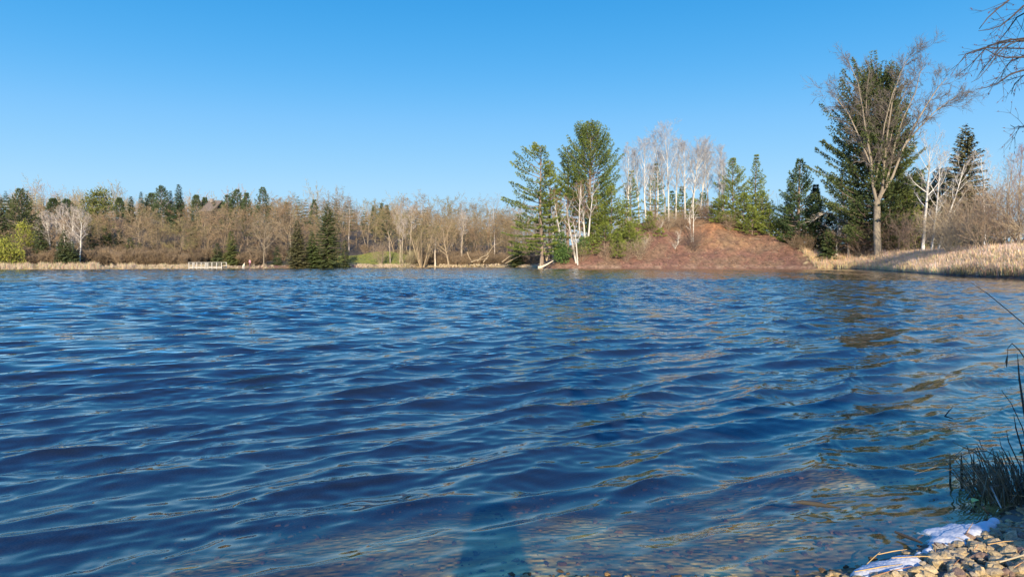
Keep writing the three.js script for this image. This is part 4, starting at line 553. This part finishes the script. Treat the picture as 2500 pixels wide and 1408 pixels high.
// ---------------------------------------------------------------- house on the hill
{
  const d = 283 * K, m = d / FPX, s = spot(528, 283, 491), t = thing('house', 'house with a brown gable roof among the skyline pines', 'house', s.p, -.35), W = 36 * m, top = s.h, eave = top - 24 * m, D = 7;
  const wall = new THREE.Shape(); wall.moveTo(-D / 2, -1); wall.lineTo(D / 2, -1); wall.lineTo(D / 2, eave); wall.lineTo(0, top - .15); wall.lineTo(-D / 2, eave); wall.lineTo(-D / 2, -1);
  const wg = new THREE.ExtrudeGeometry(wall, { depth: W - 1, bevelEnabled: false }); wg.rotateY(Math.PI / 2); wg.translate(-(W - 1) / 2, 0, 0);
  part('wall', wg, new THREE.MeshStandardMaterial({ color: new THREE.Color(.1, .075, .06), roughness: .9 }), t);
  const L = Math.hypot(D / 2 + .5, top - eave), a = Math.atan2(top - eave, D / 2), rm = new THREE.MeshStandardMaterial({ color: new THREE.Color(.2, .16, .13), roughness: .95 });
  for (const sd of [-1, 1]) { const r = part('roof', new THREE.BoxGeometry(W + .4, .16, L + .3), rm, t); r.position.set(0, (top + eave) / 2 - .12, sd * (D / 4 + .15)); r.rotation.x = sd * a; }
  const ch = part('chimney', new THREE.BoxGeometry(.7, 1.0, .7), new THREE.MeshStandardMaterial({ color: new THREE.Color(.3, .25, .21), roughness: .9 }), t); ch.position.set(-W * .1, top + .1, .9);
  const wn = part('window', new THREE.BoxGeometry(1.2, 1.1, .08), new THREE.MeshStandardMaterial({ color: new THREE.Color(.05, .06, .07), roughness: .1 }), t); wn.position.set(0, eave - 1.6, D / 2 + .03);
}
// ---------------------------------------------------------------- people: one continuous body each
function fieldMesh(bones, lo, size, res, blend = .05) {                 // bones: [a, b, ra, rb, colour]
  const mc = new MarchingCubes(res, new THREE.MeshBasicMaterial(), false, false, 120000), half = res / 2, dist = (p, b) => { const [A, B, ra, rb] = b, ex = B[0] - A[0], ey = B[1] - A[1], ez = B[2] - A[2], l = ex * ex + ey * ey + ez * ez || 1e-9, t = clamp(((p[0] - A[0]) * ex + (p[1] - A[1]) * ey + (p[2] - A[2]) * ez) / l, 0, 1); return Math.hypot(A[0] + ex * t - p[0], A[1] + ey * t - p[1], A[2] + ez * t - p[2]) - lerp(ra, rb, t); };
  const world = (i) => i / res * size;
  for (let z = 0; z < res; z++) for (let y = 0; y < res; y++) for (let x = 0; x < res; x++) { const p = [lo[0] + world(x), lo[1] + world(y), lo[2] + world(z)]; let s = 1e3; for (const b of bones) s = smin(s, dist(p, b), blend); mc.field[z * res * res + y * res + x] = -s; }
  mc.isolation = 0; mc.update();
  const n = mc.count, pos = new Float32Array(n * 3), nor = new Float32Array(n * 3), col = new Float32Array(n * 3);
  for (let k = 0; k < n; k++) { const p = [0, 1, 2].map((c) => lo[c] + (mc.positionArray[k * 3 + c] * half + half) / res * size); pos.set(p, k * 3); let best = 1e9, bc = [1, 1, 1]; for (const b of bones) { const q = dist(p, b); if (q < best) { best = q; bc = b[4]; } } col.set(bc, k * 3); const N = [0, 1, 2].map((c) => mc.normalArray[k * 3 + c]), l = Math.hypot(...N) || 1; nor.set(N.map((q) => q / l), k * 3); }
  const g = new THREE.BufferGeometry(); g.setAttribute('position', new THREE.BufferAttribute(pos, 3)); g.setAttribute('normal', new THREE.BufferAttribute(nor, 3)); g.setAttribute('color', new THREE.BufferAttribute(col, 3)); return g;
}
const M_body = new THREE.MeshStandardMaterial({ vertexColors: true, roughness: .85 });
const skin = [.6, .38, .28];
function hand(side, w, f, col = skin) {                                  // w wrist, f unit finger direction: palm, four fingers, thumb
  const b = [], up = [0, 1, 0], s = norm(cross(f, up)).map((q) => q * side), q = (a, bb, c) => [w[0] + f[0] * a + s[0] * bb, w[1] + f[1] * a + s[1] * bb + c, w[2] + f[2] * a + s[2] * bb];
  b.push([q(0, 0, 0), q(.08, 0, 0), .026, .036, col]); [[-.03, .07], [-.01, .08], [.011, .075], [.03, .06]].forEach(([o, l]) => { b.push([q(.085, o, 0), q(.085 + l * .55, o, -.008), .0095, .009, col]); b.push([q(.085 + l * .55, o, -.008), q(.085 + l, o, -.028), .009, .0075, col]); }); b.push([q(.03, -.035, 0), q(.07, -.065, -.005), .013, .01, col]); b.push([q(.07, -.065, -.005), q(.1, -.07, -.015), .01, .008, col]); return b;
}
function standing(jacket, legs, stride = .08, bend = 0) {
  const h = (x, y, z) => { const t = Math.max(0, y - .92), a = bend; return [x + Math.sin(a) * t, y > .92 ? .92 + Math.cos(a) * t : y, z]; }, b = [];
  b.push([h(-.09, .92, 0), h(.09, .92, 0), .13, .13, legs], [h(0, 1.0, 0), h(0, 1.35, 0), .15, .17, jacket], [h(-.15, 1.4, 0), h(.15, 1.4, 0), .07, .07, jacket], [h(0, 1.42, 0), h(0, 1.55, .01), .055, .05, skin], [h(0, 1.6, .01), h(0, 1.7, .02), .095, .1, skin], [h(0, 1.6, .1), h(0, 1.58, .115), .018, .022, skin], [h(-.1, 1.63, 0), h(-.105, 1.66, 0), .016, .016, skin], [h(.1, 1.63, 0), h(.105, 1.66, 0), .016, .016, skin]);
  for (const s of [-1, 1]) { const z = s * stride; b.push([h(s * .1, .9, 0), [s * .11, .5, z * .6], .09, .065, legs], [[s * .11, .5, z * .6], [s * .11, .1, z], .06, .042, legs], [[s * .11, .05, z - .04], [s * .12, .04, z + .17], .045, .035, [.05, .05, .05]], [h(s * .2, 1.38, 0), h(s * .25, 1.1, .02), .055, .047, jacket], [h(s * .25, 1.1, .02), h(s * .24, .87, .09), .045, .036, jacket], [h(s * .24, .86, .09), h(s * .235, .76, .12), .034, .022, skin]); }
  return b;
}
{
  const add = (label, px, d0, topPy, bones, turn, hairAt, hairCol) => { const s = spot(px, d0, topPy), t = thing('person', label, 'person', s.p, turn), k = clamp(s.h / 1.8, .6, 1.1); t.scale.setScalar(k); part('body', fieldMesh(bones, [-.95, -.03, -.95], 1.9, 76, .05), M_body, t); const hair = new THREE.SphereGeometry(.112, 16, 12, 0, 6.2832, 0, 1.75); const hm = part('hair', hair, new THREE.MeshStandardMaterial({ color: new THREE.Color(...hairCol), roughness: .8 }), t); hm.position.set(...hairAt); hm.rotation.x = -.35; return t; };
  add('person in a pink jacket and dark trousers standing on the far beach', 609, 213, 632.5, standing([.85, .36, .42], [.2, .1, .14], .07), 2.7, [0, 1.7, 0], [.12, .08, .05]);
  add('person in a pale yellow top bending at the water edge', 593, 207, 639.5, standing([.78, .75, .5], [.6, .58, .55], .12, .5), 1.2, [.37, 1.61, 0], [.3, .2, .1]);
}
{ // the one who takes the picture crouches just behind the lens; only the shadow on the shallows is in view
  const g0 = ground(0, -.4) - .05, coat = [.06, .07, .1], tr = [.04, .04, .05], b = [], y = (v) => g0 + v;
  b.push([[0, y(.36), .62], [0, y(.58), .54], .16, .16, coat], [[-.1, y(.68), .47], [.1, y(.68), .47], .085, .085, coat], [[0, y(.58), .54], [0, y(.72), .47], .15, .13, coat], [[0, y(.78), .44], [0, y(.88), .41], .06, .055, skin], [[0, y(.93), .38], [0, y(1.02), .38], .095, .1, skin], [[0, y(.95), .29], [0, y(.93), .275], .016, .02, skin], [[-.1, y(.97), .38], [-.104, y(1.0), .38], .016, .016, skin], [[.1, y(.97), .38], [.104, y(1.0), .38], .016, .016, skin]);
  for (const s of [-1, 1]) b.push([[s * .1, y(.34), .6], [s * .15, y(.5), .2], .095, .07, tr], [[s * .15, y(.5), .2], [s * .14, y(.1), .42], .065, .045, tr], [[s * .14, y(.05), .45], [s * .16, y(.04), .22], .045, .036, [.05, .05, .05]], [[s * .15, y(.68), .45], [s * .13, y(.6), .2], .06, .05, coat], [[s * .13, y(.6), .2], [s * .09, y(.88), .17], .048, .036, coat]);
  const t = thing('person', 'crouching person in dark coat and beanie whose shadow falls on the shallows', 'person', [0, 0, 0]);
  part('body', fieldMesh(b, [-.8, g0 - .02, -.3], 1.5, 80, .05), M_body, t);
  for (const s of [-1, 1]) part('hand', fieldMesh(hand(s, [s * .09, y(.9), .165], norm([-s * .12, .42, -.1])), [s * .07 - .13, y(.85), -.0], .26, 74, .012), M_body, t);
  const hat = part('beanie', new THREE.SphereGeometry(.118, 20, 14, 0, 6.2832, 0, 1.6), new THREE.MeshStandardMaterial({ color: new THREE.Color(.08, .06, .06), roughness: .95 }), t); hat.position.set(0, y(1.015), .385);
}
// ---------------------------------------------------------------- near shore: stones, foam, straws, leaves, sticks
{
  const rnd = rng(2024), shapes = [], inst = []; const stoneCols = [[.78, .57, .29], [.7, .53, .3], [.62, .5, .33], [.85, .64, .36], [.55, .39, .23], [.38, .25, .18], [.7, .56, .38]];
  for (let s = 0; s < 9; s++) { const g = new THREE.SphereGeometry(1, 8, 5), p = g.attributes.position, c = new Float32Array(p.count * 3), f = [.75 + .5 * rnd(), .45 + .3 * rnd(), .75 + .4 * rnd()], sd = rnd() * 50, q = rnd() * 6.28; for (let i = 0; i < p.count; i++) { const v = [p.getX(i), p.getY(i), p.getZ(i)], corner = Math.pow(Math.abs(Math.cos((1.5 + .5 * (s % 3)) * Math.atan2(v[2], v[0]) + q)), 1.1), k = (.66 + .6 * vnoise(v[0] * 1.3 + sd, v[1] * 1.5 + v[2] * 1.9 + sd)) * (.88 + .22 * corner); p.setXYZ(i, v[0] * k * f[0], v[1] * k * f[1], v[2] * k * f[2]); } g.computeVertexNormals(); const cc = stoneCols[s % stoneCols.length]; for (let i = 0; i < p.count; i++) c.set(cc, i * 3); g.setAttribute('color', new THREE.BufferAttribute(c, 3)); shapes.push(g); }
  let made = 0; for (let k = 0; k < 9000 && made < 290; k++) {
    const px = lerp(2130, 2520, rnd()), py = lerp(1272, 1425, rnd()), q = onPlane(px, py, .03), d = -q[2], sd = shoreDist(q[0], d); if (sd < .02 || sd > .75) continue;
    const r = .009 + .022 * Math.pow(rnd(), 2.2), m = part('pebble', shapes[Math.floor(rnd() * 9)], M.pebble, groundMesh); m.name = 'pebble' + (made ? '_' + String(made).padStart(3, '0') : ''); if (px < 2440 && py < 1345 - (px - 2250) * .32 && px > 2250 || px < 2235 && py < 1400) { groundMesh.remove(m); continue; } m.position.set(q[0], ground(q[0], d, sd) + r * (.25 + .35 * rnd()), q[2]); m.rotation.set((rnd() - .5) * .9, rnd() * 6.28, (rnd() - .5) * .9); m.scale.setScalar(r * 1.15); made++;
  }
  const gm = [], gc = []; for (let k = 0; k < 26000; k++) { const x = lerp(-5, 3.6, rnd()), d = lerp(.8, 6.6, rnd()), sd = shoreDist(x, d); if (sd > 1.1 || sd < -2.6 || x / d > .85) continue; if (sd > .0 && x < 0 && d < 1.6) continue; if (sd < -.05 && rnd() < .62 || sd < -.5 && rnd() < .6) continue; const big = rnd(), r = sd > 0 ? .006 + .014 * big * big : .003 + .013 * big * big * big, m = m4([x, ground(x, d, sd) + r * .25, -d], rnd() * 6.28, r * 1.3, r); gm.push(m); const v = sd < 0 ? (.15 + .5 * rnd() * rnd()) * (1 - .7 * ss(-.6, -2.2, sd)) : .7 + .5 * rnd(), w = sd < 0 ? .8 : 1; gc.push(new THREE.Color(v, v * (.9 + .1 * rnd()) * w, v * .85 * w * w)); }
  stuffOf('gravel', 'small tan gravel on the near shore and in the shallows', shapes[0], M.pebble, gm, gc);
  // straws and brown leaves washed up along the edge
  const straw = new MB(); straw.tube([[-.5, 0, 0], [0, .03, .02], [.5, 0, 0]], [.012, .014, .006], 4, [.62, .42, .2]);
  const sm = [], sc = []; for (let k = 0; k < 130; k++) { const x = lerp(1.3, 2.75, rnd()), d = lerp(2.5, 4, rnd()), sd = shoreDist(x, d); if (sd < -.01 || sd > .5 || rnd() < sd * 1.6) continue; const mt = new THREE.Matrix4().compose(new THREE.Vector3(x, ground(x, d, sd) + .022 + .012 * rnd(), -d), new THREE.Quaternion().setFromEuler(new THREE.Euler((rnd() - .5) * .3, .55 + (rnd() - .5) * 1.2, (rnd() - .5) * .25)), new THREE.Vector3(.08 + .16 * rnd(), .16, .16)); sm.push(mt); const v = .5 + .7 * rnd(); sc.push(new THREE.Color(v, v * (.7 + .3 * rnd()), v * .7)); }
  stuffOf('washed_straw', 'dry straws and reed bits washed up along the near water edge', straw.geo(), M.grass, sm, sc);
  // foam: lumpy white froth
  const foamMat = new THREE.MeshPhysicalMaterial({ color: new THREE.Color(.64, .64, .64), roughness: .5, clearcoat: .25, clearcoatRoughness: .3 });
  const foam = (label, lobes) => {
    const o = onPlane(lobes[0][0], lobes[0][1], .01), t = thing('foam_patch', label, 'foam', o), L = lobes.map(([px, py, rx]) => { const p = onPlane(px, py, .01); return [p[0] - o[0], p[2] - o[2], rx * (-p[2]) / FPX]; }), S = 150; let x0 = 9, x1 = -9, z0 = 9, z1 = -9; for (const l of L) { x0 = Math.min(x0, l[0] - l[2] * 1.7); x1 = Math.max(x1, l[0] + l[2] * 1.7); z0 = Math.min(z0, l[1] - l[2] * 1.9); z1 = Math.max(z1, l[1] + l[2] * 1.9); }
    const p = [], ii = [], hgt = (x, z) => { let s = 0; for (const l of L) { const dx = (x - l[0]) / l[2], dz = (z - l[1]) / (l[2] * 1.15); s += Math.exp(-(dx * dx + dz * dz) * 1.1); } s += (fbm(x * 18 + 3, z * 18 + 7, 4) - .5) * .55; return s; };
    const sv = []; for (let j = 0; j <= S; j++) for (let i = 0; i <= S; i++) { const x = lerp(x0, x1, i / S), z = lerp(z0, z1, j / S), s = hgt(x, z) - .27, g = Math.max(ground(x + o[0], -(z + o[2])) + .012, .008); sv.push(s); p.push(x, g - o[1] + (s > 0 ? .017 * Math.min(1, Math.sqrt(s * 1.3)) + (.006 * (fbm(x * 20, z * 20, 3) - .4) + .0025 * vnoise(x * 150, z * 150)) * Math.min(1, s * 3) : s * .12), z); }
    for (let j = 0; j < S; j++) for (let i = 0; i < S; i++) { const a = j * (S + 1) + i, q = [a, a + 1, a + S + 2, a + S + 1]; if (q.filter((k) => sv[k] > -.12).length >= 3) ii.push(a, a + S + 1, a + 1, a + 1, a + S + 1, a + S + 2); }
    const g = new THREE.BufferGeometry(); g.setAttribute('position', new THREE.Float32BufferAttribute(p, 3)); g.setIndex(ii); g.computeVertexNormals(); part('froth', g, foamMat, t);
  };
  foam('long white foam patch at the water edge above the stones', [[2300, 1300, 28], [2340, 1296, 32], [2382, 1294, 27], [2335, 1316, 28], [2298, 1326, 20], [2410, 1286, 16], [2428, 1277, 12], [2368, 1306, 24], [2330, 1334, 22], [2296, 1346, 18], [2268, 1358, 13], [2245, 1366, 9]]);
  foam('white foam lump at the bottom edge beside the stones', [[2172, 1392, 34], [2204, 1380, 27], [2140, 1406, 32], [2230, 1382, 14], [2110, 1412, 20]]);
  // leaves and sticks
  const leafAt = (label, px, py, col, size, turn, dark) => { const p = onPlane(px, py, .015), t = thing('fallen_leaf', label, 'leaf', p, turn), mb = new MB(), n = 7, S = size; for (let k = 0; k < n; k++) { const a = k / n, b = (k + 1) / n, w = (q) => .36 * Math.sin(Math.PI * Math.pow(q, .8)) * S, y = (q) => .18 * S * Math.sin(q * 3) + .02; for (const s of [-1, 1]) { mb.tri([a * S, y(a), 0], [b * S, y(b), 0], [b * S, y(b) + .09 * S, s * w(b)], col); mb.tri([a * S, y(a), 0], [b * S, y(b) + .09 * S, s * w(b)], [a * S, y(a) + .09 * S, s * w(a)], col); } } part('blade', mb.geo(), M.leaf, t); const st = new MB(); st.tube([[0, .02, 0], [-.3 * S, .05 * S, .02]], [.002, .001], 4, mul(col, .6)); part('stalk', st.geo(), M.leaf, t); };
  leafAt('lime green leaf floating by the dark reeds', 2374, 1236, [.6, .7, .2], .05, .4); leafAt('small orange leaf in the shallows below the lime leaf', 2403, 1252, [.6, .18, .06], .022, 1); leafAt('dark red curled leaf standing at the edge of the stones', 2298, 1352, [.1, .035, .025], .055, 1.3);
  const stick = (name, label, cat, pts, rads, col, y = .012) => { const q = pts.map(([px, py, up]) => { const p = onPlane(px, py, y); return [p[0], p[1] + (up ?? 0), p[2]]; }), o = q[0], t = thing(name, label, cat, o), mb = new MB(); mb.tube(q.map((p) => [p[0] - o[0], p[1] - o[1], p[2] - o[2]]), rads, 6, (k) => mul(col, .8 + .4 * vnoise(k * 20, 3))); part('stem', mb.geo(), M.bark, t); return t; };
  stick('driftwood', 'dark waterlogged stick floating in the shallows left of the foam', 'driftwood', [[1936, 1225], [1965, 1226], [2000, 1231], [2052, 1240]], [.003, .011, .012, .002], [.06, .05, .035], .03);
  stick('stick', 'thin dark stick in the shallows just left of the long foam patch', 'stick', [[2186, 1298], [2215, 1310], [2252, 1325]], [.005, .007, .004], [.07, .055, .04], .025);
  stick('twig', 'small dark forked twig poking out of the open water', 'twig', [[2328, 1022], [2308, 1016], [2316, 1010, .015], [2327, 1003, .03]], [.004, .006, .005, .002], [.05, .04, .035], .02);
  stick('straw', 'long pale straw lying across the dark stones in the corner', 'straw', [[2440, 1372], [2475, 1362], [2515, 1350]], [.003, .004, .003], [.6, .48, .3], .09);
  stick('straw', 'bent pale straw at the left of the dark reeds, upper one', 'straw', [[2427, 1168, .03], [2425, 1150, .04], [2450, 1175, .05], [2475, 1205, .03]], [.003, .004, .004, .003], [.55, .45, .33], .04);
  stick('straw', 'bent pale straw at the left of the dark reeds, lower one', 'straw', [[2462, 1195, .03], [2421, 1203, .03], [2433, 1225, .02], [2446, 1246, .01]], [.003, .004, .004, .003], [.55, .45, .33], .04);
  // reed stubs in the water
  for (const [px, py, top, w, lab] of [[2322, 1182, 1098, 6, 'leftmost dark reed stub standing in the shallows'], [2350, 1180, 1100, 9, 'thick dark reed stub, second from the left in the shallows'], [2380, 1182, 1092, 6, 'forked dark reed stub, third from the left in the shallows'], [2396, 1180, 1118, 10, 'short stout reed stub nearest the dark reeds']]) { const p = onPlane(px, py, 0), m = -p[2] / FPX, h = (py - top) * m, t = thing('reed_stub', lab, 'reed', p, 0, 'dark reed stubs in the shallows'), mb = new MB(), c = [.07, .065, .035]; mb.tube([[0, -.08, 0], [-.004, h * .5, 0], [-.008, h, 0]], [w * m * .5, w * m * .4, 0], 5, c); if (px > 2370) mb.tube([[0, h * .2, 0], [-.02, h * .6, .005], [-.028, h * .8, .01]], [w * m * .3, w * m * .25, 0], 5, c); part('stem', mb.geo(), M.bark, t); }
  // dark reeds at the right edge
  {
    const b = onPlane(2490, 1215, 0), t = thing('reed_clump', 'dark tangled clump of dead reeds at the right edge of the near shore', 'reeds', b), mb = new MB(), lw = new MB(), r2 = rng(61), m = -b[2] / FPX;
    for (let k = 0; k < 70; k++) { const x = (r2() - .35) * .4, z = (r2() - .5) * .34, h = (.1 + .26 * r2() * r2() + (k < 7 ? .22 : 0)), a = r2() * 6.28, l = h * (.3 + .9 * r2()), pts = []; for (let q = 0; q <= 5; q++) { const f = q / 5; pts.push([x + Math.cos(a) * l * f * f, -.05 + (h + .05) * (f - (k % 4 ? .55 : .2) * f * f * f), z + Math.sin(a) * l * f * f]); } (k < 20 ? mb : lw).tube(pts, [.0045, .004, .0036, .003, .002, .0008].map((v) => v * (k < 12 ? 1.5 : .8)), 4, mul([.2, .14, .075], .6 + .8 * r2())); }
    for (const [px, py, w] of [[2485, 862, 7], [2492, 930, 6], [2476, 1010, 5], [2458, 1050, 4], [2440, 1065, 3]]) { const p = at(px, py, -b[2] * 1.01), tp = [p[0] - b[0], p[1], p[2] - b[2]]; mb.tube([[tp[0] * .35 + .02, -.05, .01], [tp[0] * .6 + .035, tp[1] * .45, 0], [tp[0] + .014, tp[1] * .82, tp[2]], tp], [w * m * .5, w * m * .45, w * m * .35, .0008], 5, [.07, .055, .045]); }
    part('stem', mb.geo(), M.bark, t); part('leaves', lw.geo(), M.bark, t);
    const tus = new MB(), straw2 = new MB(); for (let k = 0; k < 330; k++) { const a = r2() * 6.283, r = .25 * Math.sqrt(r2()), x = Math.cos(a) * r * 1.25 + .1, z = Math.sin(a) * r, L = .08 + .26 * r2() * r2(), a2 = a + (r2() - .5) * 1.4, o = .7 + 1.1 * r2(), hgt = .12 * (1 - r / .27), w = .0035, p1 = [x + Math.cos(a2) * L * o * .5, hgt + L * .55, z + Math.sin(a2) * L * o * .5], p2 = [x + Math.cos(a2) * L * o, hgt + L * (.55 - .5 * r2()), z + Math.sin(a2) * L * o]; (k % 4 ? tus : straw2).tube([[x, -.06, z], p1, p2], [w, w * .8, .0006], 3, k % 4 ? mul([.2, .145, .075], .5 + r2()) : mul([.36, .28, .17], .6 + .5 * r2())); } part('tussock', tus.geo(), M.bark, t); part('dry_blades', straw2.geo(), M.bark, t);
  }
  { // long thin stalks leaning in from the right
    const base = at(2590, 1000, 3.9); for (const [lab, line] of [['long thin dry stalk arching in from the right edge over the water', [[2600, 1060], [2560, 860], [2500, 790], [2455, 752], [2410, 715], [2372, 690]]], ['drooping seeded stalk at the right edge below the long arching one', [[2560, 1080], [2520, 900], [2490, 855], [2472, 838], [2462, 850], [2461, 868]]], ['thin leaning stalk crossing the water right of the forked twig', [[2520, 1120], [2496, 1040], [2470, 985], [2446, 952]]]]) { const q = line.map(([px, py], i) => at(px, py, 3.9 - .04 * i)), o = q[0], t = thing('dry_stalk', lab, 'stalk', [o[0], 0, o[2]]), mb = new MB(); const pts = [[.05, -.02, .02], ...q.map((p) => [p[0] - o[0], p[1], p[2] - o[2]])]; mb.tube(pts, pts.map((_, i) => .0042 * (1 - .75 * i / (pts.length - 1))), 5, [.07, .055, .045]); part('stem', mb.geo(), M.bark, t); if (lab[0] === 'd') { const sd = new MB(), p = pts[pts.length - 1]; sd.tube([p, [p[0] - .004, p[1] - .03, p[2]], [p[0] - .002, p[1] - .06, p[2]]], [.002, .006, .0005], 5, [.1, .08, .05]); part('seed_head', sd.geo(), M.bark, t); } }
  }
}
// ---------------------------------------------------------------- the tree beside the photographer, its twigs hanging into the upper right
{
  const t = thing('overhanging_tree', 'near tree whose bare dark twigs hang into the upper right corner', 'tree', [2.62, 0, -.35]), O = [2.62, 0, -.35], rnd = rng(31), tk = new MB(), bark = [.075, .06, .055];
  tk.tube([[0, -.1, 0], [0, .3, 0], [.02, .75, 0], [.06, 1.3, 0], [.12, 2.6, -.1], [.1, 4.2, -.25], [.0, 5.8, -.5]], [1.05, .92, .62, .42, .34, .27, .15], 14, (k) => mul([.14, .11, .085], .8 + .4 * vnoise(k * 30, 5))); tk.tube([[.7, -.1, .1], [.75, 1.2, 0], [1, 2.8, -.2], [1.3, 4.6, -.5]], [.46, .34, .26, .16], 10, [.13, .1, .08]); part('trunk', tk.geo(), M.bark, t);
  const main = new MB(), tw = new MB(), D = 5.2, P = (px, py, dd = 0) => { const p = at(px, py, D + dd); return [p[0] - O[0], p[1] - O[1], p[2] - O[2]]; };
  const twig = (p, d, len, r, lvl) => { const n = 3, pts = [p], rad = [r]; let dd = d; for (let k = 1; k <= n; k++) { dd = nudge(dd, rnd, .35, -.03); const q = pts[k - 1]; pts.push([q[0] + dd[0] * len / n, q[1] + dd[1] * len / n, q[2] + dd[2] * len / n]); rad.push(k === n ? 0 : r * (1 - .6 * k / n)); } tw.tube(pts, rad, 4, mul(bark, .8 + .5 * rnd())); if (lvl < 1) for (let k = 0; k < 3; k++) { const i = 1 + Math.floor(rnd() * 2), a = pts[i]; twig(a, swing(norm([dd[0], dd[1], dd[2]]), .4 + .5 * rnd(), rnd() * 6.28), len * .45, r * .55, lvl + 1); } if (lvl > 0) { const e = pts[2]; tw.tube([e, [e[0] + dd[0] * .01, e[1] + dd[1] * .01 + .003, e[2]], [e[0] + dd[0] * .02, e[1] + dd[1] * .02, e[2]]], [.001, .0026, .0005], 4, [.16, .07, .07]); } };
  const lines = [
    [.25, [[2700, 150], [2570, 105], [2500, 97], [2470, 96], [2440, 102], [2405, 118], [2375, 129], [2340, 135]]], [-.15, [[2700, 175], [2580, 142], [2500, 139], [2457, 140], [2430, 133], [2406, 118]]], [.1, [[2700, 60], [2560, 0], [2500, 14], [2470, 42], [2445, 62], [2415, 72], [2390, 75]]], [-.3, [[2620, -120], [2520, -60], [2462, 2], [2436, 22], [2412, 44], [2392, 70]]], [.35, [[2700, 120], [2580, 40], [2510, 28], [2484, 42], [2458, 78], [2442, 98]]],
    [0, [[2700, 230], [2580, 180], [2500, 171], [2470, 180], [2436, 204], [2410, 213], [2384, 218]]], [.2, [[2640, 160], [2540, 120], [2498, 136], [2468, 150], [2456, 164], [2446, 186], [2428, 207]]], [-.2, [[2600, 120], [2520, 100], [2488, 98], [2456, 114], [2438, 130], [2418, 160], [2390, 192], [2372, 201]]], [.12, [[2600, 105], [2520, 90], [2470, 97], [2446, 112], [2425, 140], [2398, 172], [2385, 194]]], [.3, [[2560, 100], [2500, 100], [2450, 103], [2412, 112], [2392, 135], [2378, 150], [2364, 164], [2342, 180]]], [-.1, [[2560, 120], [2500, 118], [2404, 116], [2360, 131], [2350, 145], [2336, 162]]], [.05, [[2640, 330], [2560, 318], [2500, 308], [2478, 311], [2468, 305]]], [.15, [[2640, 200], [2540, 172], [2500, 184], [2478, 205], [2470, 230]]]];
  const root = [-.02, 5.2, -.42];
  lines.forEach(([dz, ln], li) => { const pts = ln.map(([x, y], i) => P(x, y, dz * (i / ln.length) * 2)), start = pts[0], all = li % 3 === 0 ? [root, [lerp(root[0], start[0], .5), Math.max(root[1], start[1]) + .35, lerp(root[2], start[2], .5)], ...pts] : [P(2720, 20 + (li % 4) * 40, .2), ...pts], n = all.length, m = D / FPX; main.tube(all, all.map((_, i) => Math.max(.0012, (i < n - pts.length ? .05 : (li < 6 ? 3.1 : 2.1) * m * Math.pow(1 - (i - (n - pts.length)) / pts.length, .8)))), 5, mul(bark, .8 + .4 * rnd()));
    for (let k = 0; k < 5; k++) { const u = lerp(1.2, pts.length - 1.02, (k + rnd()) / 9), i = Math.floor(u), f = u - i, a = pts[i], b = pts[i + 1], p = [0, 1, 2].map((q) => lerp(a[q], b[q], f)), dd = norm([b[0] - a[0], b[1] - a[1] - .06, b[2] - a[2]]); twig(p, swing(dd, .35 + .5 * rnd(), rnd() * 6.28), .1 + .24 * rnd(), .0019, 0); } });
  for (let k = 0; k < 4; k++) { const a = P(2720, 20 + k * 40, .2); main.tube([root, [lerp(root[0], a[0], .5), Math.max(root[1], a[1]) + .3 + .1 * k, lerp(root[2], a[2], .5)], a], [.09, .05, .015], 6, bark); }
  part('branch', main.geo(), M.bark, t); part('twigs', tw.geo(), M.bark, t);
}


renderer.render(scene, camera);
